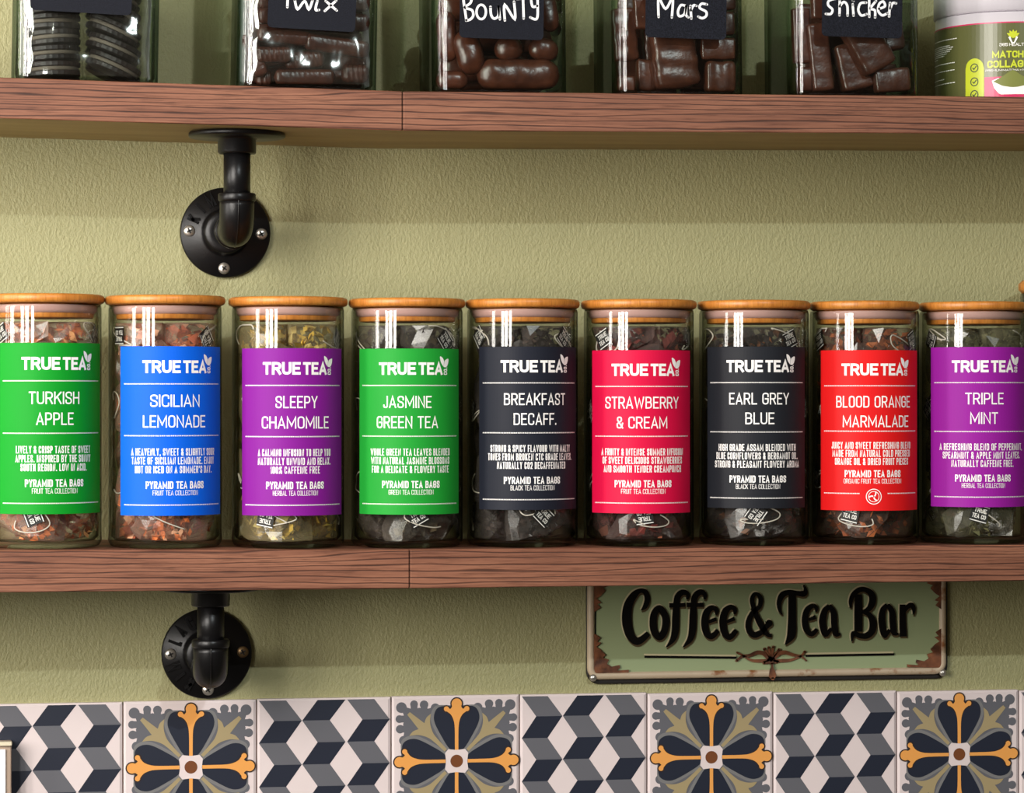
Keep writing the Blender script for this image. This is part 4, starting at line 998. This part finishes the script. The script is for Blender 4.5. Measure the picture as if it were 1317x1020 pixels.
# letters
SA = (780, 745, 7.317); SB = (940, 745, 8.231); SC_ = (1080, 745, 8.78)
LT = [(SA, [(325, 292, 8), (362, 255, 42), (383, 190, 50), (368, 125, 50), (318, 107, 40), (260, 145, 62), (208, 230, 78), (190, 330, 88), (196, 440, 88), (225, 530, 78), (275, 582, 70), (330, 565, 60), (392, 510, 46)], 0),
 (SA, [(497, 275, 60), (545, 330, 62), (557, 410, 64), (537, 500, 62), (495, 545, 60), (450, 495, 64), (437, 410, 66), (450, 320, 62)], 1),
 (SA, [(758, 190, 18), (762, 140, 40), (715, 122, 50), (670, 160, 55), (656, 230, 55), (650, 350, 64), (645, 480, 64), (622, 565, 50), (560, 640, 6)], 0), (SA, [(590, 245, 44), (660, 245, 36), (738, 240, 36)], 0),
 (SA, [(922, 190, 18), (922, 140, 40), (878, 120, 50), (833, 160, 55), (817, 230, 55), (812, 350, 64), (806, 480, 64), (783, 565, 50), (718, 640, 6)], 0), (SA, [(755, 240, 44), (830, 242, 36), (910, 240, 40)], 0),
 (SA, [(1030, 335, 16), (1032, 288, 42), (990, 268, 46), (942, 310, 60), (922, 400, 64), (937, 500, 60), (985, 540, 50), (1046, 482, 40)], 0), (SA, [(955, 402, 28), (1030, 374, 34)], 0),
 (SA, [(1203, 330, 16), (1205, 283, 42), (1163, 263, 46), (1115, 305, 60), (1093, 398, 64), (1108, 500, 60), (1157, 545, 50), (1220, 480, 40)], 0), (SA, [(1128, 400, 28), (1202, 370, 34)], 0),
 (SB, [(428, 598, 34), (375, 575, 48), (300, 450, 62), (248, 330, 46), (222, 230, 44), (238, 168, 40), (270, 155, 36), (312, 195, 46), (300, 285, 42), (232, 350, 48), (187, 440, 56), (187, 530, 58), (240, 588, 62), (318, 560, 52), (368, 505, 46), (405, 462, 62), (385, 435, 20)], 0),
 (SB, [(540, 372, 12), (512, 325, 30), (506, 250, 44), (540, 168, 60), (610, 138, 52), (700, 148, 50), (768, 152, 62), (788, 115, 36), (768, 62, 16)], 0), (SB, [(645, 160, 76), (645, 400, 80), (640, 560, 88), (622, 620, 70), (572, 692, 6)], 0),
 (SB, [(898, 345, 16), (900, 300, 40), (860, 280, 46), (802, 330, 58), (780, 430, 62), (797, 530, 62), (850, 580, 50), (908, 530, 36)], 0), (SB, [(818, 428, 28), (892, 400, 42)], 0),
 (SB, [(1038, 282, 48), (988, 340, 60), (966, 450, 68), (985, 560, 62), (1005, 605, 30)], 0), (SB, [(1038, 282, 48), (1083, 350, 60), (1090, 480, 62), (1108, 575, 62), (1155, 578, 18)], 0), (SB, [(1000, 600, 34), (1060, 520, 36)], 0),
 (SC_, [(120, 322, 16), (120, 250, 40), (150, 172, 50), (220, 118, 55), (290, 118, 56), (357, 170, 72), (365, 250, 72), (328, 330, 58), (250, 370, 26)], 0), (SC_, [(205, 170, 78), (205, 400, 84), (205, 590, 82)], 0),
 (SC_, [(250, 372, 26), (328, 400, 55), (370, 480, 76), (360, 580, 72), (300, 636, 66), (220, 636, 58), (150, 612, 50), (132, 700, 10)], 0),
 (SC_, [(530, 290, 45), (482, 350, 60), (470, 470, 72), (488, 600, 66), (512, 660, 26)], 0), (SC_, [(535, 290, 50), (585, 360, 62), (592, 480, 68), (607, 600, 60), (658, 618, 18)], 0), (SC_, [(505, 650, 34), (560, 570, 36)], 0),
 (SC_, [(705, 285, 62), (705, 450, 68), (712, 645, 72)], 0), (SC_, [(722, 370, 22), (760, 312, 45), (808, 292, 56), (832, 340, 36), (826, 400, 8)], 0)]
mb = MB(); m_hi = MB(); m_sh = MB(); zz = [0]
for (ox, oy, s), st, closed in LT:
    pts = smooth_line([(ox + x / s, oy + y / s, w_ / s) for x, y, w_ in st], 5, closed)
    zz[0] += .00002; k_ = zz[0]
    add_ribbon(mb, pts, lambda x, y, h: sg(x, y, h, -.0002 + k_), closed=closed, t=.0016)
    add_ribbon(m_hi, [(x - .7, y - .8, w_ + 2.0) for x, y, w_ in pts], lambda x, y, h: sg(x, y, h, -.00015 + k_), closed=closed)
    add_ribbon(m_sh, [(x + .9, y + 2.4, w_ + .6) for x, y, w_ in pts], lambda x, y, h: sg(x, y, h, .0006 + k_), closed=closed)
mb.build('lettering', M_ink, root); m_hi.build('letter_outline', M_hi, root); m_sh.build('letter_drop_edge', M_shad, root)
for pts in ([(828.7, 844.6), (890, 845.2), (947, 845.8)], [(1036, 843.4), (1095, 842.4), (1149.7, 841.5)]):
    mb = MB(); mh = MB()
    add_ribbon(mb, [(x, y, 2.8) for x, y in pts], lambda x, y, h: sg(x, y, h, .0002), t=.0010)
    add_ribbon(mh, [(x - .5, y - 2.4, 2.6) for x, y in pts], lambda x, y, h: sg(x, y, h, .0001))
    ul = mb.build('underline', M_ink, root); mh.build('underline_highlight', M_hi, ul)
# ornament
mb = MB(); SD = (900, 810, 7.317)
def od(pts, cap=False, t=.0014):
    add_ribbon(mb, smooth_line([(SD[0] + x / SD[2], SD[1] + y / SD[2], w_ / SD[2]) for x, y, w_ in pts], 4), lambda x, y, h: sg(x, y, h, .0002), t=t, caps=cap)
for tip in ((605, 180, 26), (645, 165, 22), (688, 160, 24), (745, 185, 26)): od([(668, 290, 22), ((668 + tip[0]) / 2, (275 + tip[1]) / 2, 20), tip], True)
od([(650, 275, 30), (600, 225, 40), (540, 212, 36), (470, 240, 30), (400, 248, 22), (345, 290, 24)], True); od([(640, 285, 24), (560, 292, 32), (480, 285, 24), (400, 240, 18), (350, 215, 20)], True)
od([(690, 275, 30), (740, 225, 40), (800, 212, 36), (870, 235, 32), (950, 250, 20), (1000, 290, 14)], True); od([(700, 290, 24), (780, 290, 32), (860, 282, 24), (950, 245, 18), (985, 205, 22)], True)
od([(600, 310, 30), (668, 300, 40), (730, 300, 30)], True)
od([(672, 310, 26), (676, 345, 16), (676, 385, 48), (678, 430, 66), (680, 458, 30)], True, .003)
mb.build('scroll_ornament', M_copper, root)
def corner_build(pts):
    mb = MB(); mb.prism(pts, lambda x, y, h: sg(x, y, h, .0003), .0016); mb.build('corner_scroll', M_copper, root)
def corner(pts, s):
    pp = [(s[0] + x / s[2], s[1] + y / s[2]) for x, y in pts]; corner_build(pp)
SE = (740, 800, 8.23)
cl = [(196, 120), (262, 165), (228, 205), (272, 218), (218, 262), (262, 290), (316, 345), (290, 378), (352, 398), (332, 442), (382, 472), (462, 455), (470, 482), (440, 512), (562, 505), (560, 534), (205, 540), (196, 480)]
corner(cl, SE)
mx = 2 * 987.5
def mir(pts, s, dy=0): # mirrored about the middle of the sign
    return [((2 * 987.3 - (s[0] + x / s[2])), s[1] + y / s[2] + dy) for x, y in pts]
corner_build(mir(cl, SE, -7.0))
up = [(x, 2 * 8.0 - 0 - y) for x, y in cl]
corner_build([(SE[0] + x / SE[2], 736 + (540 - y) / SE[2]) for x, y in cl])
corner_build([(2 * 987.3 - (SE[0] + x / SE[2]), 733 + (540 - y) / SE[2]) for x, y in cl])
for px, py in ((762.5, 871.5), (1212, 865), (762.5, 739), (1212, 737)):
    mb = MB(); q = sg(px, py, 0); mb.lathe([(.0034, 0), (.0034, .001), (.002, .0022), (0, .0025)], 20, M=Matrix.Translation((q[0], -.0072, q[2])) @ Matrix.Rotation(math.radians(90), 4, 'X')); mb.build('rivet', M_screw, root)

# ------------------------------------------------------------------ white framed panel at the bottom left corner
a = at(15.5, 954, .150)
root = thing('wall_panel', (a.x - .05, WALL - .008, a.z), 'corner of a white panel with a cream rim against the tiles at bottom left', 'panel')
fy = .150 - root.location.y; Hh = .16
mb = MB()
X1_ = .05; mb.box(X1_ - .10, X1_ - .0008, fy + .0015, -.0002, -Hh, -.001); mb.build('box_case', mat('taupe_plastic', rgb(168, 146, 128), .45), root, bevel=.001)
mb = MB(); mb.box(X1_ - .10, X1_ - .0055, fy - .0005, fy + .004, -Hh, -.0068); mb.build('face', mat('white_face', rgb(244, 238, 240), .4), root, bevel=.0006)
mb = MB(); mb.box(X1_ - .10, X1_, fy - .0022, fy + .006, -.0036, 0); mb.build('rim', mat('cream_rim', rgb(214, 202, 176), .4), root, bevel=.0009)
